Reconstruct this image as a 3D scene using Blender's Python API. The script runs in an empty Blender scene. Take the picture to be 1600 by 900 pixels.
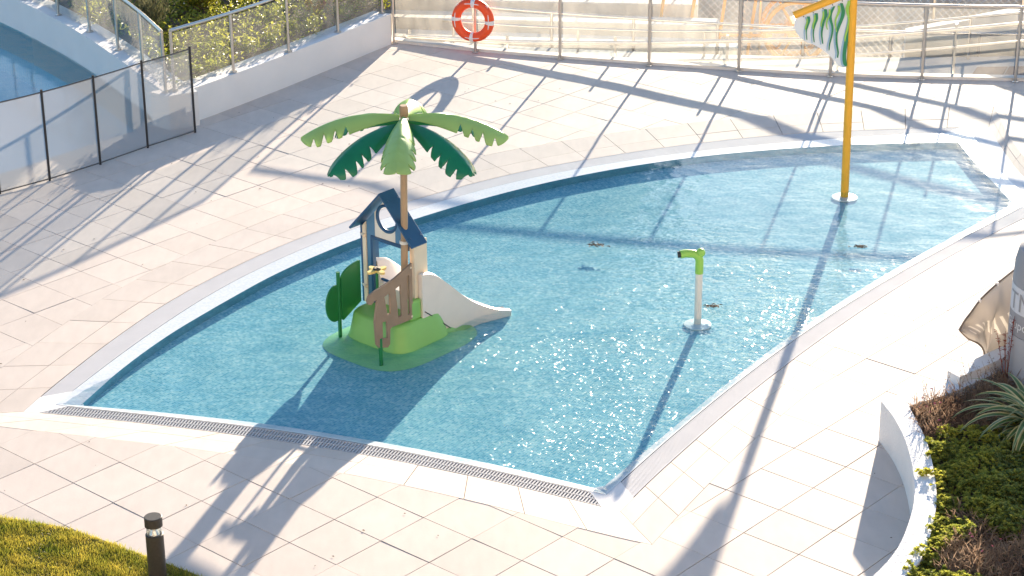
import bpy, bmesh, math, random
from mathutils import Vector, Matrix, Quaternion
from mathutils.geometry import delaunay_2d_cdt

R = math.radians
rnd = random.Random(7)
scene = bpy.context.scene
COL = scene.collection

# ------------------------------------------------------------------ camera, sky, sun, exposure
cam_d = bpy.data.cameras.new('camera')
cam = bpy.data.objects.new('camera', cam_d)
COL.objects.link(cam)
scene.camera = cam
cam_d.sensor_width = 36.0
cam_d.lens = 3289.48 / 1600 * 36.0
cam_d.clip_start = 0.5
cam_d.clip_end = 3000
cam.location = (0, 0, 9.4467)
_p, _r = 0.399047, -0.00649975
fw = Vector((0, math.cos(_p), -math.sin(_p)))
up = Vector((0, math.sin(_p), math.cos(_p)))
rt = Vector((1, 0, 0))
r2 = rt * math.cos(_r) + up * math.sin(_r)
u2 = -rt * math.sin(_r) + up * math.cos(_r)
cam.rotation_euler = Matrix((r2, u2, -fw)).transposed().to_euler()

SUN_EL, SUN_AZ = R(10.6), R(75.0)          # azimuth counted from +X
SUN_DIR = Vector((math.cos(SUN_EL) * math.cos(SUN_AZ), math.cos(SUN_EL) * math.sin(SUN_AZ), math.sin(SUN_EL)))
world = bpy.data.worlds.new('World')
scene.world = world
world.use_nodes = True
wn = world.node_tree
sky = wn.nodes.new('ShaderNodeTexSky')
sky.sky_type = 'NISHITA'
sky.sun_disc = False
sky.sun_elevation = SUN_EL
sky.sun_rotation = R(90) - SUN_AZ
sky.air_density = 1.0
sky.dust_density = 0.6
sky.ozone_density = 2.6
bg = wn.nodes['Background']
bg.inputs['Strength'].default_value = 0.11
wn.links.new(sky.outputs[0], bg.inputs['Color'])

sun_d = bpy.data.lights.new('sun', 'SUN')
sun_d.energy = 5.0
sun_d.angle = R(0.53)
sun_d.color = (1.0, 0.84, 0.645)
sun = bpy.data.objects.new('sun', sun_d)
COL.objects.link(sun)
sun.location = (8, 40, 14)
sun.rotation_euler = (-SUN_DIR).to_track_quat('-Z', 'Y').to_euler()

scene.view_settings.view_transform = 'Standard'
scene.view_settings.look = 'None'
scene.view_settings.exposure = 1.74
scene.view_settings.gamma = 1.0
scene.render.engine = 'CYCLES'
scene.cycles.use_denoising = True
scene.cycles.max_bounces = 6
scene.cycles.transparent_max_bounces = 16
scene.cycles.caustics_reflective = False
scene.cycles.caustics_refractive = False
scene.cycles.sample_clamp_indirect = 6.0

# ------------------------------------------------------------------ helpers
class MB:
    def __init__(s):
        s.v = []; s.f = []
    def add(s, vs, fs):
        o = len(s.v)
        s.v += [tuple(q) for q in vs]
        s.f += [tuple(i + o for i in f) for f in fs]
        return s
    def box(s, c, d, rz=0.0):
        cx, cy, cz = c; x, y, z = (k / 2 for k in d)
        ca, sa = math.cos(rz), math.sin(rz)
        vs = []
        for dz in (-z, z):
            for dx, dy in ((-x, -y), (x, -y), (x, y), (-x, y)):
                vs.append((cx + dx * ca - dy * sa, cy + dx * sa + dy * ca, cz + dz))
        return s.add(vs, [(3, 2, 1, 0), (4, 5, 6, 7), (0, 1, 5, 4), (1, 2, 6, 5), (2, 3, 7, 6), (3, 0, 4, 7)])
    def tube(s, path, r, n=10, cap=True):
        path = [Vector(q) for q in path]
        rr = r if isinstance(r, (list, tuple)) else [r] * len(path)
        t0 = (path[1] - path[0]).normalized()
        a = Vector((0, 0, 1)) if abs(t0.z) < .9 else Vector((1, 0, 0))
        nrm = (a - t0 * a.dot(t0)).normalized()
        vs = []; fs = []
        for i, q in enumerate(path):
            if i == 0: t = t0
            elif i == len(path) - 1: t = (path[i] - path[i - 1]).normalized()
            else: t = ((path[i + 1] - path[i]).normalized() + (path[i] - path[i - 1]).normalized()).normalized()
            nrm = (nrm - t * nrm.dot(t)).normalized()
            b = t.cross(nrm)
            for k in range(n):
                an = 2 * math.pi * k / n
                vs.append(q + (nrm * math.cos(an) + b * math.sin(an)) * rr[i])
        for i in range(len(path) - 1):
            for k in range(n):
                fs.append((i * n + k, i * n + (k + 1) % n, (i + 1) * n + (k + 1) % n, (i + 1) * n + k))
        if cap:
            fs.append(tuple(reversed(range(n))))
            m = (len(path) - 1) * n
            fs.append(tuple(m + k for k in range(n)))
        return s.add(vs, fs)
    def lathe(s, c, prof, n=24):
        vs = []; fs = []
        for r, z in prof:
            for k in range(n):
                an = 2 * math.pi * k / n
                vs.append((c[0] + r * math.cos(an), c[1] + r * math.sin(an), c[2] + z))
        for i in range(len(prof) - 1):
            for k in range(n):
                fs.append((i * n + k, i * n + (k + 1) % n, (i + 1) * n + (k + 1) % n, (i + 1) * n + k))
        fs.append(tuple(reversed(range(n))))
        m = (len(prof) - 1) * n
        fs.append(tuple(m + k for k in range(n)))
        return s.add(vs, fs)
    def prism(s, poly, z0, z1):
        """poly: xy points ccw; z1 may be a list of per-point heights"""
        n = len(poly)
        zz = z1 if isinstance(z1, (list, tuple)) else [z1] * n
        vs = [(q[0], q[1], z0) for q in poly] + [(q[0], q[1], zz[i]) for i, q in enumerate(poly)]
        fs = [tuple(reversed(range(n))), tuple(range(n, 2 * n))]
        fs += [(i, (i + 1) % n, n + (i + 1) % n, n + i) for i in range(n)]
        return s.add(vs, fs)
    def slab(s, poly, org, ax, az, th):
        """flat plate: poly (a,b) in plane spanned by ax,az at org, extruded th along ax x az"""
        ax = Vector(ax); az = Vector(az); nn = ax.cross(az).normalized() * th
        org = Vector(org); n = len(poly)
        A = [org + ax * a + az * b for a, b in poly]
        vs = A + [q + nn for q in A]
        fs = [tuple(reversed(range(n))), tuple(range(n, 2 * n))]
        fs += [(i, (i + 1) % n, n + (i + 1) % n, n + i) for i in range(n)]
        return s.add(vs, fs)
    def torus(s, c, Rm, r, ax, az, n=40, m=12, a0=0, a1=2 * math.pi):
        ax = Vector(ax); az = Vector(az); nn = ax.cross(az)
        full = abs(a1 - a0 - 2 * math.pi) < 1e-6
        vs = []; fs = []; N = n if full else n + 1
        for i in range(N):
            an = a0 + (a1 - a0) * i / n
            d = ax * math.cos(an) + az * math.sin(an)
            for k in range(m):
                b = 2 * math.pi * k / m
                vs.append(Vector(c) + d * (Rm + r * math.cos(b)) + nn * r * math.sin(b))
        for i in range(n):
            j = (i + 1) % N
            for k in range(m):
                fs.append((i * m + k, i * m + (k + 1) % m, j * m + (k + 1) % m, j * m + k))
        return s.add(vs, fs)
    def build(s, name, mat, parent=None, smooth=False, fix=True):
        me = bpy.data.meshes.new(name)
        me.from_pydata(s.v, [], s.f)
        if fix:
            bm = bmesh.new(); bm.from_mesh(me)
            bmesh.ops.recalc_face_normals(bm, faces=bm.faces[:])
            bm.to_mesh(me); bm.free()
        if smooth:
            me.polygons.foreach_set('use_smooth', [True] * len(me.polygons))
            try: me.set_sharp_from_angle(angle=R(40))
            except Exception: pass
        me.materials.append(mat)
        return link(name, me, parent)

def link(name, me, parent=None):
    o = bpy.data.objects.new(name, me)
    COL.objects.link(o)
    if parent: o.parent = parent
    return o

def bevel(o, w, seg=2):
    m = o.modifiers.new('bevel', 'BEVEL'); m.width = w; m.segments = seg; m.limit_method = 'ANGLE'; m.angle_limit = R(35)
    return o

def tag(o, label, cat, group=None, kind=None):
    o['label'] = label; o['category'] = cat
    if group: o['group'] = group
    if kind: o['kind'] = kind
    return o

def empty(name, loc=(0, 0, 0), rz=0.0):
    o = bpy.data.objects.new(name, None)
    o.empty_display_size = .1
    COL.objects.link(o); o.location = loc; o.rotation_euler = (0, 0, rz)
    return o

def catmull(pts, n=8):
    P = [Vector(q) for q in pts]
    P = [P[0] * 2 - P[1]] + P + [P[-1] * 2 - P[-2]]
    out = []
    for i in range(1, len(P) - 2):
        a, b, c, d = P[i - 1:i + 3]
        for k in range(n):
            t = k / n
            out.append(.5 * ((2 * b) + (c - a) * t + (2 * a - 5 * b + 4 * c - d) * t * t + (3 * b - a - 3 * c + d) * t ** 3))
    out.append(P[-2])
    return out

class Curve2:
    """arc-length parametrised polyline (2d or 3d)"""
    def __init__(s, pts, n=8, smooth=True, relax=0):
        P = [Vector(q) for q in pts]
        for _ in range(relax):
            P = [P[0]] + [(P[i - 1] + P[i] * 2 + P[i + 1]) / 4 for i in range(1, len(P) - 1)] + [P[-1]]
        s.p = catmull(P, n) if smooth else P
        s.l = [0]
        for a, b in zip(s.p, s.p[1:]): s.l.append(s.l[-1] + (b - a).length)
        s.L = s.l[-1]
    def at(s, t):
        d = min(max(t, 0), 1) * s.L
        lo, hi = 0, len(s.l) - 1
        while hi - lo > 1:
            m = (lo + hi) // 2
            if s.l[m] <= d: lo = m
            else: hi = m
        k = (d - s.l[lo]) / max(s.l[hi] - s.l[lo], 1e-9)
        return s.p[lo].lerp(s.p[hi], k)
    def tan(s, t):
        return (s.at(t + .004) - s.at(t - .004)).normalized()
    def pts(s, n):
        return [s.at(i / n) for i in range(n + 1)]

def inside(pt, poly):
    x, y = pt[0], pt[1]; r = False; n = len(poly); j = n - 1
    for i in range(n):
        xi, yi = poly[i][0], poly[i][1]; xj, yj = poly[j][0], poly[j][1]
        if (yi > y) != (yj > y) and x < (xj - xi) * (y - yi) / (yj - yi) + xi: r = not r
        j = i
    return r

def ccw(poly):
    a = sum(poly[i - 1][0] * poly[i][1] - poly[i][0] * poly[i - 1][1] for i in range(len(poly)))
    return list(poly) if a > 0 else list(reversed(poly))

def minus(poly, hole, keep=False):
    """pieces of poly outside hole (2d), or inside it with keep"""
    poly = ccw(poly); hole = ccw(hole)
    vs = [Vector((q[0], q[1])) for q in poly] + [Vector((q[0], q[1])) for q in hole]
    n = len(poly)
    r = delaunay_2d_cdt(vs, [], [list(range(n)), list(range(n, len(vs)))], 4, 1e-5)
    return [[r[0][i] for i in f] for f, of in zip(r[2], r[5]) if 0 in of and (1 in of) == keep]

# ------------------------------------------------------------------ materials
def nodes(name):
    m = bpy.data.materials.new(name); m.use_nodes = True
    nt = m.node_tree
    return m, nt, nt.nodes, nt.links, nt.nodes['Principled BSDF'], nt.nodes['Material Output']

def pm(name, col, rough=.5, metal=0.0, var=.0, vscale=5.0, bump=.0, bscale=60.0, spec=.5, trans=None, col2=None):
    m, nt, N, K, b, out = nodes(name)
    b.inputs['Base Color'].default_value = (*col, 1)
    b.inputs['Roughness'].default_value = rough
    b.inputs['Metallic'].default_value = metal
    b.inputs['Specular IOR Level'].default_value = spec
    tc = N.new('ShaderNodeTexCoord')
    if var or col2:
        nz = N.new('ShaderNodeTexNoise'); nz.inputs['Scale'].default_value = vscale; nz.inputs['Detail'].default_value = 6
        K.new(tc.outputs['Object'], nz.inputs['Vector'])
        mx = N.new('ShaderNodeMix'); mx.data_type = 'RGBA'
        c2 = col2 or tuple(c * (1 + var) for c in col)
        c1 = col if col2 else tuple(c * (1 - var) for c in col)
        mx.inputs[6].default_value = (*c1, 1); mx.inputs[7].default_value = (*c2, 1)
        rp = N.new('ShaderNodeMapRange'); rp.inputs[1].default_value = .3; rp.inputs[2].default_value = .7
        K.new(nz.outputs['Fac'], rp.inputs[0]); K.new(rp.outputs[0], mx.inputs[0])
        K.new(mx.outputs[2], b.inputs['Base Color'])
    if bump:
        n2 = N.new('ShaderNodeTexNoise'); n2.inputs['Scale'].default_value = bscale; n2.inputs['Detail'].default_value = 4
        K.new(tc.outputs['Object'], n2.inputs['Vector'])
        bp = N.new('ShaderNodeBump'); bp.inputs['Strength'].default_value = bump; bp.inputs['Distance'].default_value = .01
        K.new(n2.outputs['Fac'], bp.inputs['Height']); K.new(bp.outputs[0], b.inputs['Normal'])
    if trans:
        tr = N.new('ShaderNodeBsdfTranslucent'); tr.inputs['Color'].default_value = (*trans[0], 1)
        ms = N.new('ShaderNodeMixShader'); ms.inputs[0].default_value = trans[1]
        K.new(b.outputs[0], ms.inputs[1]); K.new(tr.outputs[0], ms.inputs[2]); K.new(ms.outputs[0], out.inputs['Surface'])
    return m

def stone(name, col, island=False, amt=.05, rough=.72):
    m, nt, N, K, b, out = nodes(name)
    tc = N.new('ShaderNodeNewGeometry')
    oi = N.new('ShaderNodeObjectInfo')
    nz = N.new('ShaderNodeTexNoise'); nz.inputs['Scale'].default_value = 1.1; nz.inputs['Detail'].default_value = 8; nz.inputs['Roughness'].default_value = .65
    K.new(tc.outputs['Position'], nz.inputs['Vector'])
    n2 = N.new('ShaderNodeTexNoise'); n2.inputs['Scale'].default_value = 9; n2.inputs['Detail'].default_value = 6
    sc = N.new('ShaderNodeVectorMath'); sc.operation = 'MULTIPLY'; sc.inputs[1].default_value = (1, .35, 1)
    K.new(tc.outputs['Position'], sc.inputs[0]); K.new(sc.outputs[0], n2.inputs['Vector'])
    def rng(src, lo, hi):
        r = N.new('ShaderNodeMapRange'); r.inputs[1].default_value = .25; r.inputs[2].default_value = .75
        r.inputs[3].default_value = lo; r.inputs[4].default_value = hi; K.new(src, r.inputs[0]); return r.outputs[0]
    def mul(a, c):
        q = N.new('ShaderNodeMath'); q.operation = 'MULTIPLY'; K.new(a, q.inputs[0]); K.new(c, q.inputs[1]); return q.outputs[0]
    r3 = N.new('ShaderNodeMapRange'); r3.inputs[3].default_value = 1 - amt; r3.inputs[4].default_value = 1 + amt
    K.new(tc.outputs['Random Per Island'] if island else oi.outputs['Random'], r3.inputs[0])
    f = mul(mul(rng(nz.outputs['Fac'], .93, 1.06), rng(n2.outputs['Fac'], .95, 1.05)), r3.outputs[0])
    vm = N.new('ShaderNodeVectorMath'); vm.operation = 'SCALE'; vm.inputs[0].default_value = col
    K.new(f, vm.inputs['Scale']); K.new(vm.outputs[0], b.inputs['Base Color'])
    b.inputs['Roughness'].default_value = rough
    b.inputs['Specular IOR Level'].default_value = .3
    n3 = N.new('ShaderNodeTexNoise'); n3.inputs['Scale'].default_value = 40; n3.inputs['Detail'].default_value = 5
    K.new(tc.outputs['Position'], n3.inputs['Vector'])
    bp = N.new('ShaderNodeBump'); bp.inputs['Strength'].default_value = .12; bp.inputs['Distance'].default_value = .004
    K.new(n3.outputs['Fac'], bp.inputs['Height']); K.new(bp.outputs[0], b.inputs['Normal'])
    return m

def mosaic(name, cols, size=.025, grout=(.5, .52, .52), rough=.25, patch=.35, spec=.3):
    """small square mosaic: tesserae in several glaze colours, plus noise that paints ripple-light mottling"""
    m, nt, N, K, b, out = nodes(name)
    g = N.new('ShaderNodeNewGeometry')
    rot = N.new('ShaderNodeVectorRotate'); rot.rotation_type = 'Z_AXIS'; rot.inputs['Angle'].default_value = R(31)
    K.new(g.outputs['Position'], rot.inputs['Vector'])
    sc = N.new('ShaderNodeVectorMath'); sc.operation = 'SCALE'; sc.inputs['Scale'].default_value = 1 / size
    K.new(rot.outputs[0], sc.inputs[0])
    fl = N.new('ShaderNodeVectorMath'); fl.operation = 'FLOOR'; K.new(sc.outputs[0], fl.inputs[0])
    wnz = N.new('ShaderNodeTexWhiteNoise'); wnz.noise_dimensions = '3D'; K.new(fl.outputs[0], wnz.inputs['Vector'])
    nz = N.new('ShaderNodeTexNoise'); nz.inputs['Scale'].default_value = 11; nz.inputs['Detail'].default_value = 4; nz.inputs['Distortion'].default_value = 1.2  # patch noise puts the mottled ripple light of the pool floor into its colour
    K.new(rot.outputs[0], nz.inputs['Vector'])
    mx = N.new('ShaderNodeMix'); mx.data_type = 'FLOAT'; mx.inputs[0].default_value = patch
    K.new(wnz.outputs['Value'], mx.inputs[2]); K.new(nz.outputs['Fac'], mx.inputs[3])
    cr = N.new('ShaderNodeValToRGB')
    e = cr.color_ramp.elements
    e[0].color = (*cols[0], 1); e[1].color = (*cols[-1], 1)
    for i, c in enumerate(cols[1:-1]):
        q = e.new((i + 1) / (len(cols) - 1)); q.color = (*c, 1)
    K.new(mx.outputs[0], cr.inputs[0])
    fr = N.new('ShaderNodeVectorMath'); fr.operation = 'FRACTION'; K.new(sc.outputs[0], fr.inputs[0])
    sp = N.new('ShaderNodeSeparateXYZ'); K.new(fr.outputs[0], sp.inputs[0])
    def edge(s):
        a = N.new('ShaderNodeMath'); a.operation = 'LESS_THAN'; a.inputs[1].default_value = .09; K.new(s, a.inputs[0]); return a.outputs[0]
    mxx = N.new('ShaderNodeMath'); mxx.operation = 'MAXIMUM'; K.new(edge(sp.outputs[0]), mxx.inputs[0]); K.new(edge(sp.outputs[1]), mxx.inputs[1])
    mc = N.new('ShaderNodeMix'); mc.data_type = 'RGBA'; mc.inputs[7].default_value = (*grout, 1)
    K.new(mxx.outputs[0], mc.inputs[0]); K.new(cr.outputs[0], mc.inputs[6]); K.new(mc.outputs[2], b.inputs['Base Color'])
    b.inputs['Roughness'].default_value = rough
    b.inputs['Specular IOR Level'].default_value = spec
    return m

def water_mat(name, tint, s1=.35, refl=1.0, caustic_tint=.26, stir=(.9, 18.9, 0), cap=.22):
    m, nt, N, K, b, out = nodes(name)
    N.remove(b)
    g = N.new('ShaderNodeNewGeometry')
    mp = N.new('ShaderNodeMapping'); mp.inputs['Rotation'].default_value = (0, 0, R(38)); mp.inputs['Scale'].default_value = (1.0, 2.2, 1)
    K.new(g.outputs['Position'], mp.inputs['Vector'])
    def nz(scale, det, src, dist=0.0):
        n = N.new('ShaderNodeTexNoise'); n.inputs['Scale'].default_value = scale; n.inputs['Detail'].default_value = det
        n.inputs['Distortion'].default_value = dist
        K.new(src, n.inputs['Vector']); return n.outputs['Fac']
    big = nz(2.2, 2, g.outputs['Position'])
    mid = nz(5.0, 2, mp.outputs[0], .4)
    fine = nz(8.0, 2, mp.outputs[0], .6)
    vd = N.new('ShaderNodeVectorMath'); vd.operation = 'DISTANCE'; vd.inputs[1].default_value = stir; K.new(g.outputs['Position'], vd.inputs[0])
    mk = N.new('ShaderNodeMapRange'); mk.inputs[1].default_value = 1.5; mk.inputs[2].default_value = 6.5; mk.inputs[3].default_value = 1.0; mk.inputs[4].default_value = .07; K.new(vd.outputs['Value'], mk.inputs[0])
    pn = nz(.75, 2, g.outputs['Position'])
    pr = N.new('ShaderNodeMapRange'); pr.inputs[1].default_value = .42; pr.inputs[2].default_value = .62; pr.inputs[3].default_value = .55; pr.inputs[4].default_value = 1.15; K.new(pn, pr.inputs[0])
    pm_ = N.new('ShaderNodeMath'); pm_.operation = 'MULTIPLY'; K.new(mk.outputs[0], pm_.inputs[0]); K.new(pr.outputs[0], pm_.inputs[1])
    def amp(node, k):
        q = N.new('ShaderNodeMath'); q.operation = 'MULTIPLY'; q.inputs[1].default_value = k; q.use_clamp = True
        K.new(pm_.outputs[0], q.inputs[0]); K.new(q.outputs[0], node.inputs['Strength'])
    b1 = N.new('ShaderNodeBump'); b1.inputs['Distance'].default_value = .05; b1.inputs['Strength'].default_value = s1
    K.new(big, b1.inputs['Height'])
    b2 = N.new('ShaderNodeBump'); b2.inputs['Distance'].default_value = .06; amp(b2, s1 * 2.0)
    K.new(mid, b2.inputs['Height']); K.new(b1.outputs[0], b2.inputs['Normal'])
    b3 = N.new('ShaderNodeBump'); b3.inputs['Distance'].default_value = .07; amp(b3, s1 * 2.6)
    K.new(fine, b3.inputs['Height']); K.new(b2.outputs[0], b3.inputs['Normal'])
    fr = N.new('ShaderNodeFresnel'); fr.inputs['IOR'].default_value = 1.33; K.new(b1.outputs[0], fr.inputs['Normal'])
    tr = N.new('ShaderNodeBsdfTransparent')
    # noise painted into the transparent colour stands for caustics focused by the ripples
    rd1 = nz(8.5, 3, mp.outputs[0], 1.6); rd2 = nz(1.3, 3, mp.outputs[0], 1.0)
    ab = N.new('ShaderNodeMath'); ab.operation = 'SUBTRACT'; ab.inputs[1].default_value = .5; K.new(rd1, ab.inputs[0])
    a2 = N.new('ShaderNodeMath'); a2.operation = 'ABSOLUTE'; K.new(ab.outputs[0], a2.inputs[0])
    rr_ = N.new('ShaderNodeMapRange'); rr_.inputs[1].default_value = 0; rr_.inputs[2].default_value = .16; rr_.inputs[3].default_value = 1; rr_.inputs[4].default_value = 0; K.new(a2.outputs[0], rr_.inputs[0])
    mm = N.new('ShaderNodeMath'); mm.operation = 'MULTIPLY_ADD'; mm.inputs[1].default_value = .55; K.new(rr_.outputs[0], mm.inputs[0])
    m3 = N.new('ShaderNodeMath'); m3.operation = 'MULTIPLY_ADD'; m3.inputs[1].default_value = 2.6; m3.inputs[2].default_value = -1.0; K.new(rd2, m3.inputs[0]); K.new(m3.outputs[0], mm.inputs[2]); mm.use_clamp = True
    tcx = N.new('ShaderNodeMix'); tcx.data_type = 'RGBA'; tcx.inputs[6].default_value = (tint[0] * (1 - caustic_tint), tint[1] * (1 - caustic_tint * .62), tint[2] * (1 - caustic_tint * .45), 1); tcx.inputs[7].default_value = (1, 1, 1, 1)
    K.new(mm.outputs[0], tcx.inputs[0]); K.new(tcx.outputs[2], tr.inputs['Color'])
    gl = N.new('ShaderNodeBsdfGlossy'); gl.inputs['Roughness'].default_value = .085; K.new(b3.outputs[0], gl.inputs['Normal'])
    ms = N.new('ShaderNodeMixShader')
    mu = N.new('ShaderNodeMath'); mu.operation = 'MULTIPLY'; mu.inputs[1].default_value = refl; mu.use_clamp = True
    K.new(fr.outputs[0], mu.inputs[0])
    mn = N.new('ShaderNodeMath'); mn.operation = 'MINIMUM'; mn.inputs[1].default_value = cap; K.new(mu.outputs[0], mn.inputs[0]); K.new(mn.outputs[0], ms.inputs[0])
    K.new(tr.outputs[0], ms.inputs[1]); K.new(gl.outputs[0], ms.inputs[2]); K.new(ms.outputs[0], out.inputs['Surface'])
    return m

def glass_mat(name, tint=(.93, .97, .96), dust=.1, dustcol=(.9, .88, .82), refl=1.0, scale=3.0):
    """thin pane: clear, fresnel reflection, and a film of dust that scatters light through"""
    m, nt, N, K, b, out = nodes(name)
    N.remove(b)
    g = N.new('ShaderNodeNewGeometry')
    tr = N.new('ShaderNodeBsdfTransparent'); tr.inputs['Color'].default_value = (*tint, 1)
    gl = N.new('ShaderNodeBsdfGlossy'); gl.inputs['Roughness'].default_value = .02
    fr = N.new('ShaderNodeFresnel'); fr.inputs['IOR'].default_value = 1.5
    mu = N.new('ShaderNodeMath'); mu.operation = 'MULTIPLY'; mu.inputs[1].default_value = refl; mu.use_clamp = True
    K.new(fr.outputs[0], mu.inputs[0])
    ms = N.new('ShaderNodeMixShader'); K.new(mu.outputs[0], ms.inputs[0]); K.new(tr.outputs[0], ms.inputs[1]); K.new(gl.outputs[0], ms.inputs[2])
    tl = N.new('ShaderNodeBsdfTranslucent'); tl.inputs['Color'].default_value = (*dustcol, 1)
    df = N.new('ShaderNodeBsdfDiffuse'); df.inputs['Color'].default_value = (*dustcol, 1)
    md = N.new('ShaderNodeMixShader'); md.inputs[0].default_value = .35; K.new(tl.outputs[0], md.inputs[1]); K.new(df.outputs[0], md.inputs[2])
    mp = N.new('ShaderNodeMapping'); mp.inputs['Scale'].default_value = (1, 1, .35); K.new(g.outputs['Position'], mp.inputs['Vector'])
    nz = N.new('ShaderNodeTexNoise'); nz.inputs['Scale'].default_value = scale; nz.inputs['Detail'].default_value = 9; nz.inputs['Roughness'].default_value = .7
    K.new(mp.outputs[0], nz.inputs['Vector'])
    rp = N.new('ShaderNodeMapRange'); rp.inputs[1].default_value = .3; rp.inputs[2].default_value = .75
    rp.inputs[3].default_value = dust * .45; rp.inputs[4].default_value = dust * 1.7; K.new(nz.outputs['Fac'], rp.inputs[0])
    m2 = N.new('ShaderNodeMixShader'); K.new(rp.outputs[0], m2.inputs[0]); K.new(ms.outputs[0], m2.inputs[1]); K.new(md.outputs[0], m2.inputs[2])
    K.new(m2.outputs[0], out.inputs['Surface'])
    return m

def net_mat(name, col, cover, tl=.5):
    m, nt, N, K, b, out = nodes(name)
    N.remove(b)
    tr = N.new('ShaderNodeBsdfTransparent')
    df = N.new('ShaderNodeBsdfDiffuse'); df.inputs['Color'].default_value = (*col, 1)
    tn = N.new('ShaderNodeBsdfTranslucent'); tn.inputs['Color'].default_value = (*col, 1)
    md = N.new('ShaderNodeMixShader'); md.inputs[0].default_value = tl; K.new(df.outputs[0], md.inputs[1]); K.new(tn.outputs[0], md.inputs[2])
    ms = N.new('ShaderNodeMixShader'); ms.inputs[0].default_value = cover; K.new(tr.outputs[0], ms.inputs[1]); K.new(md.outputs[0], ms.inputs[2])
    K.new(ms.outputs[0], out.inputs['Surface'])
    return m

def leaf_mat(name, c1, c2, tl=.35, scale=1.5):
    m, nt, N, K, b, out = nodes(name)
    g = N.new('ShaderNodeNewGeometry')
    nz = N.new('ShaderNodeTexNoise'); nz.inputs['Scale'].default_value = scale; K.new(g.outputs['Position'], nz.inputs['Vector'])
    ad = N.new('ShaderNodeMath'); ad.operation = 'MULTIPLY_ADD'; ad.inputs[1].default_value = .55; 
    K.new(g.outputs['Random Per Island'], ad.inputs[0])
    n2 = N.new('ShaderNodeMath'); n2.operation = 'MULTIPLY_ADD'; n2.inputs[1].default_value = 1.6; n2.inputs[2].default_value = -.58
    K.new(nz.outputs['Fac'], n2.inputs[0]); K.new(n2.outputs[0], ad.inputs[2]); ad.use_clamp = True
    mx = N.new('ShaderNodeMix'); mx.data_type = 'RGBA'; mx.inputs[6].default_value = (*c1, 1); mx.inputs[7].default_value = (*c2, 1)
    K.new(ad.outputs[0], mx.inputs[0]); K.new(mx.outputs[2], b.inputs['Base Color'])
    b.inputs['Roughness'].default_value = .45
    tn = N.new('ShaderNodeBsdfTranslucent'); K.new(mx.outputs[2], tn.inputs['Color'])
    ms = N.new('ShaderNodeMixShader'); ms.inputs[0].default_value = tl
    K.new(b.outputs[0], ms.inputs[1]); K.new(tn.outputs[0], ms.inputs[2]); K.new(ms.outputs[0], out.inputs['Surface'])
    return m

TILE = (.63, .545, .48)
M = dict(
    tile=stone('deck_tile', TILE, False, .055), tile_far=stone('deck_tile_far', TILE, True, .055),
    cope=stone('coping_stone', (.63, .545, .48), False, .05), bed=pm('mortar_bed', (.34, .28, .24), .9, var=.2, vscale=20),
    channel=pm('channel_dark', (.22, .22, .23), .8), grate=pm('grate_plastic', (.52, .515, .52), .7, spec=.2, var=.05, vscale=3),
    grate_fine=pm('grate_fine_plastic', (.62, .615, .625), .8, var=.04, vscale=3, spec=.1),
    rim=mosaic('rim_mosaic', [(.62, .68, .72), (.72, .76, .78), (.80, .82, .82)], .025, (.75, .76, .76), .3),
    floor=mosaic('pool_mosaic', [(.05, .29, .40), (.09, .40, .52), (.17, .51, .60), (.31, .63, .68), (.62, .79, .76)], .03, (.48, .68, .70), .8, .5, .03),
    floor2=mosaic('lap_pool_mosaic', [(.16, .52, .68), (.22, .60, .74), (.30, .66, .78)], .03, (.45, .7, .78), .3, .3),
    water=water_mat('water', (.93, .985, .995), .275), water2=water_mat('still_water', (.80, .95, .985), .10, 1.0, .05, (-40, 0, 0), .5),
    white=pm('white_render', (.82, .79, .765), .8, var=.03, vscale=2, bump=.25, bscale=90),
    steel=pm('brushed_steel', (.62, .58, .53), .28, 1.0, var=.08, vscale=30),
    glass=glass_mat('pane_garden', dust=.10), glass_back=glass_mat('pane_back', dust=.12, dustcol=(.95, .9, .82), scale=2.2),
    glass_far=glass_mat('pane_far', dust=.07, dustcol=(.95, .9, .82), scale=1.5),
    net=net_mat('fence_net', (.38, .38, .40), .5), black=pm('black_plastic', (.02, .02, .022), .45),
    soil=pm('garden_soil', (.14, .09, .055), .95, var=.35, vscale=6, bump=.8, bscale=25),
    dirt=pm('site_dirt', (.40, .35, .28), .95, var=.3, vscale=1.2, bump=.6, bscale=9),
    concrete=pm('pale_concrete', (.55, .52, .48), .85, var=.1, vscale=2),
    brown_pave=pm('brown_paving', (.24, .17, .145), .8, var=.12, vscale=5),
)

# ------------------------------------------------------------------ pool outlines (metres, deck plane)
CO_A = [(-5.901, 19.135), (-5.66, 19.759), (-5.431, 20.321), (-5.258, 20.761), (-5.064, 21.285), (-4.851, 21.815), (-4.61, 22.347), (-4.343, 22.849), (-4.051, 23.317), (-3.735, 23.766), (-3.41, 24.23), (-3.06, 24.664), (-2.683, 25.112), (-2.297, 25.512), (-1.883, 25.904), (-1.35, 26.364), (-0.68, 26.862), (-0.075, 27.218), (0.418, 27.477), (0.92, 27.739), (1.427, 27.951), (1.942, 28.165), (2.479, 28.353), (3.022, 28.543), (3.564, 28.66), (4.146, 28.783), (4.708, 28.859), (5.273, 28.937), (5.853, 28.984), (6.398, 29.032), (6.985, 29.05)]
GO_A = [(-4.996, 19.344), (-4.92, 19.642), (-4.494, 20.932), (-4.071, 21.949), (-3.716, 22.566), (-3.535, 22.863), (-3.235, 23.324), (-2.928, 23.764), (-2.599, 24.162), (-2.234, 24.549), (-1.934, 24.857), (-1.351, 25.4), (-0.497, 26.092), (0.233, 26.594), (0.877, 26.917), (1.659, 27.281), (2.166, 27.502), (3.188, 27.837), (3.87, 28.018), (4.758, 28.141), (5.518, 28.21), (6.365, 28.249), (6.742, 28.242)]
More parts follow.
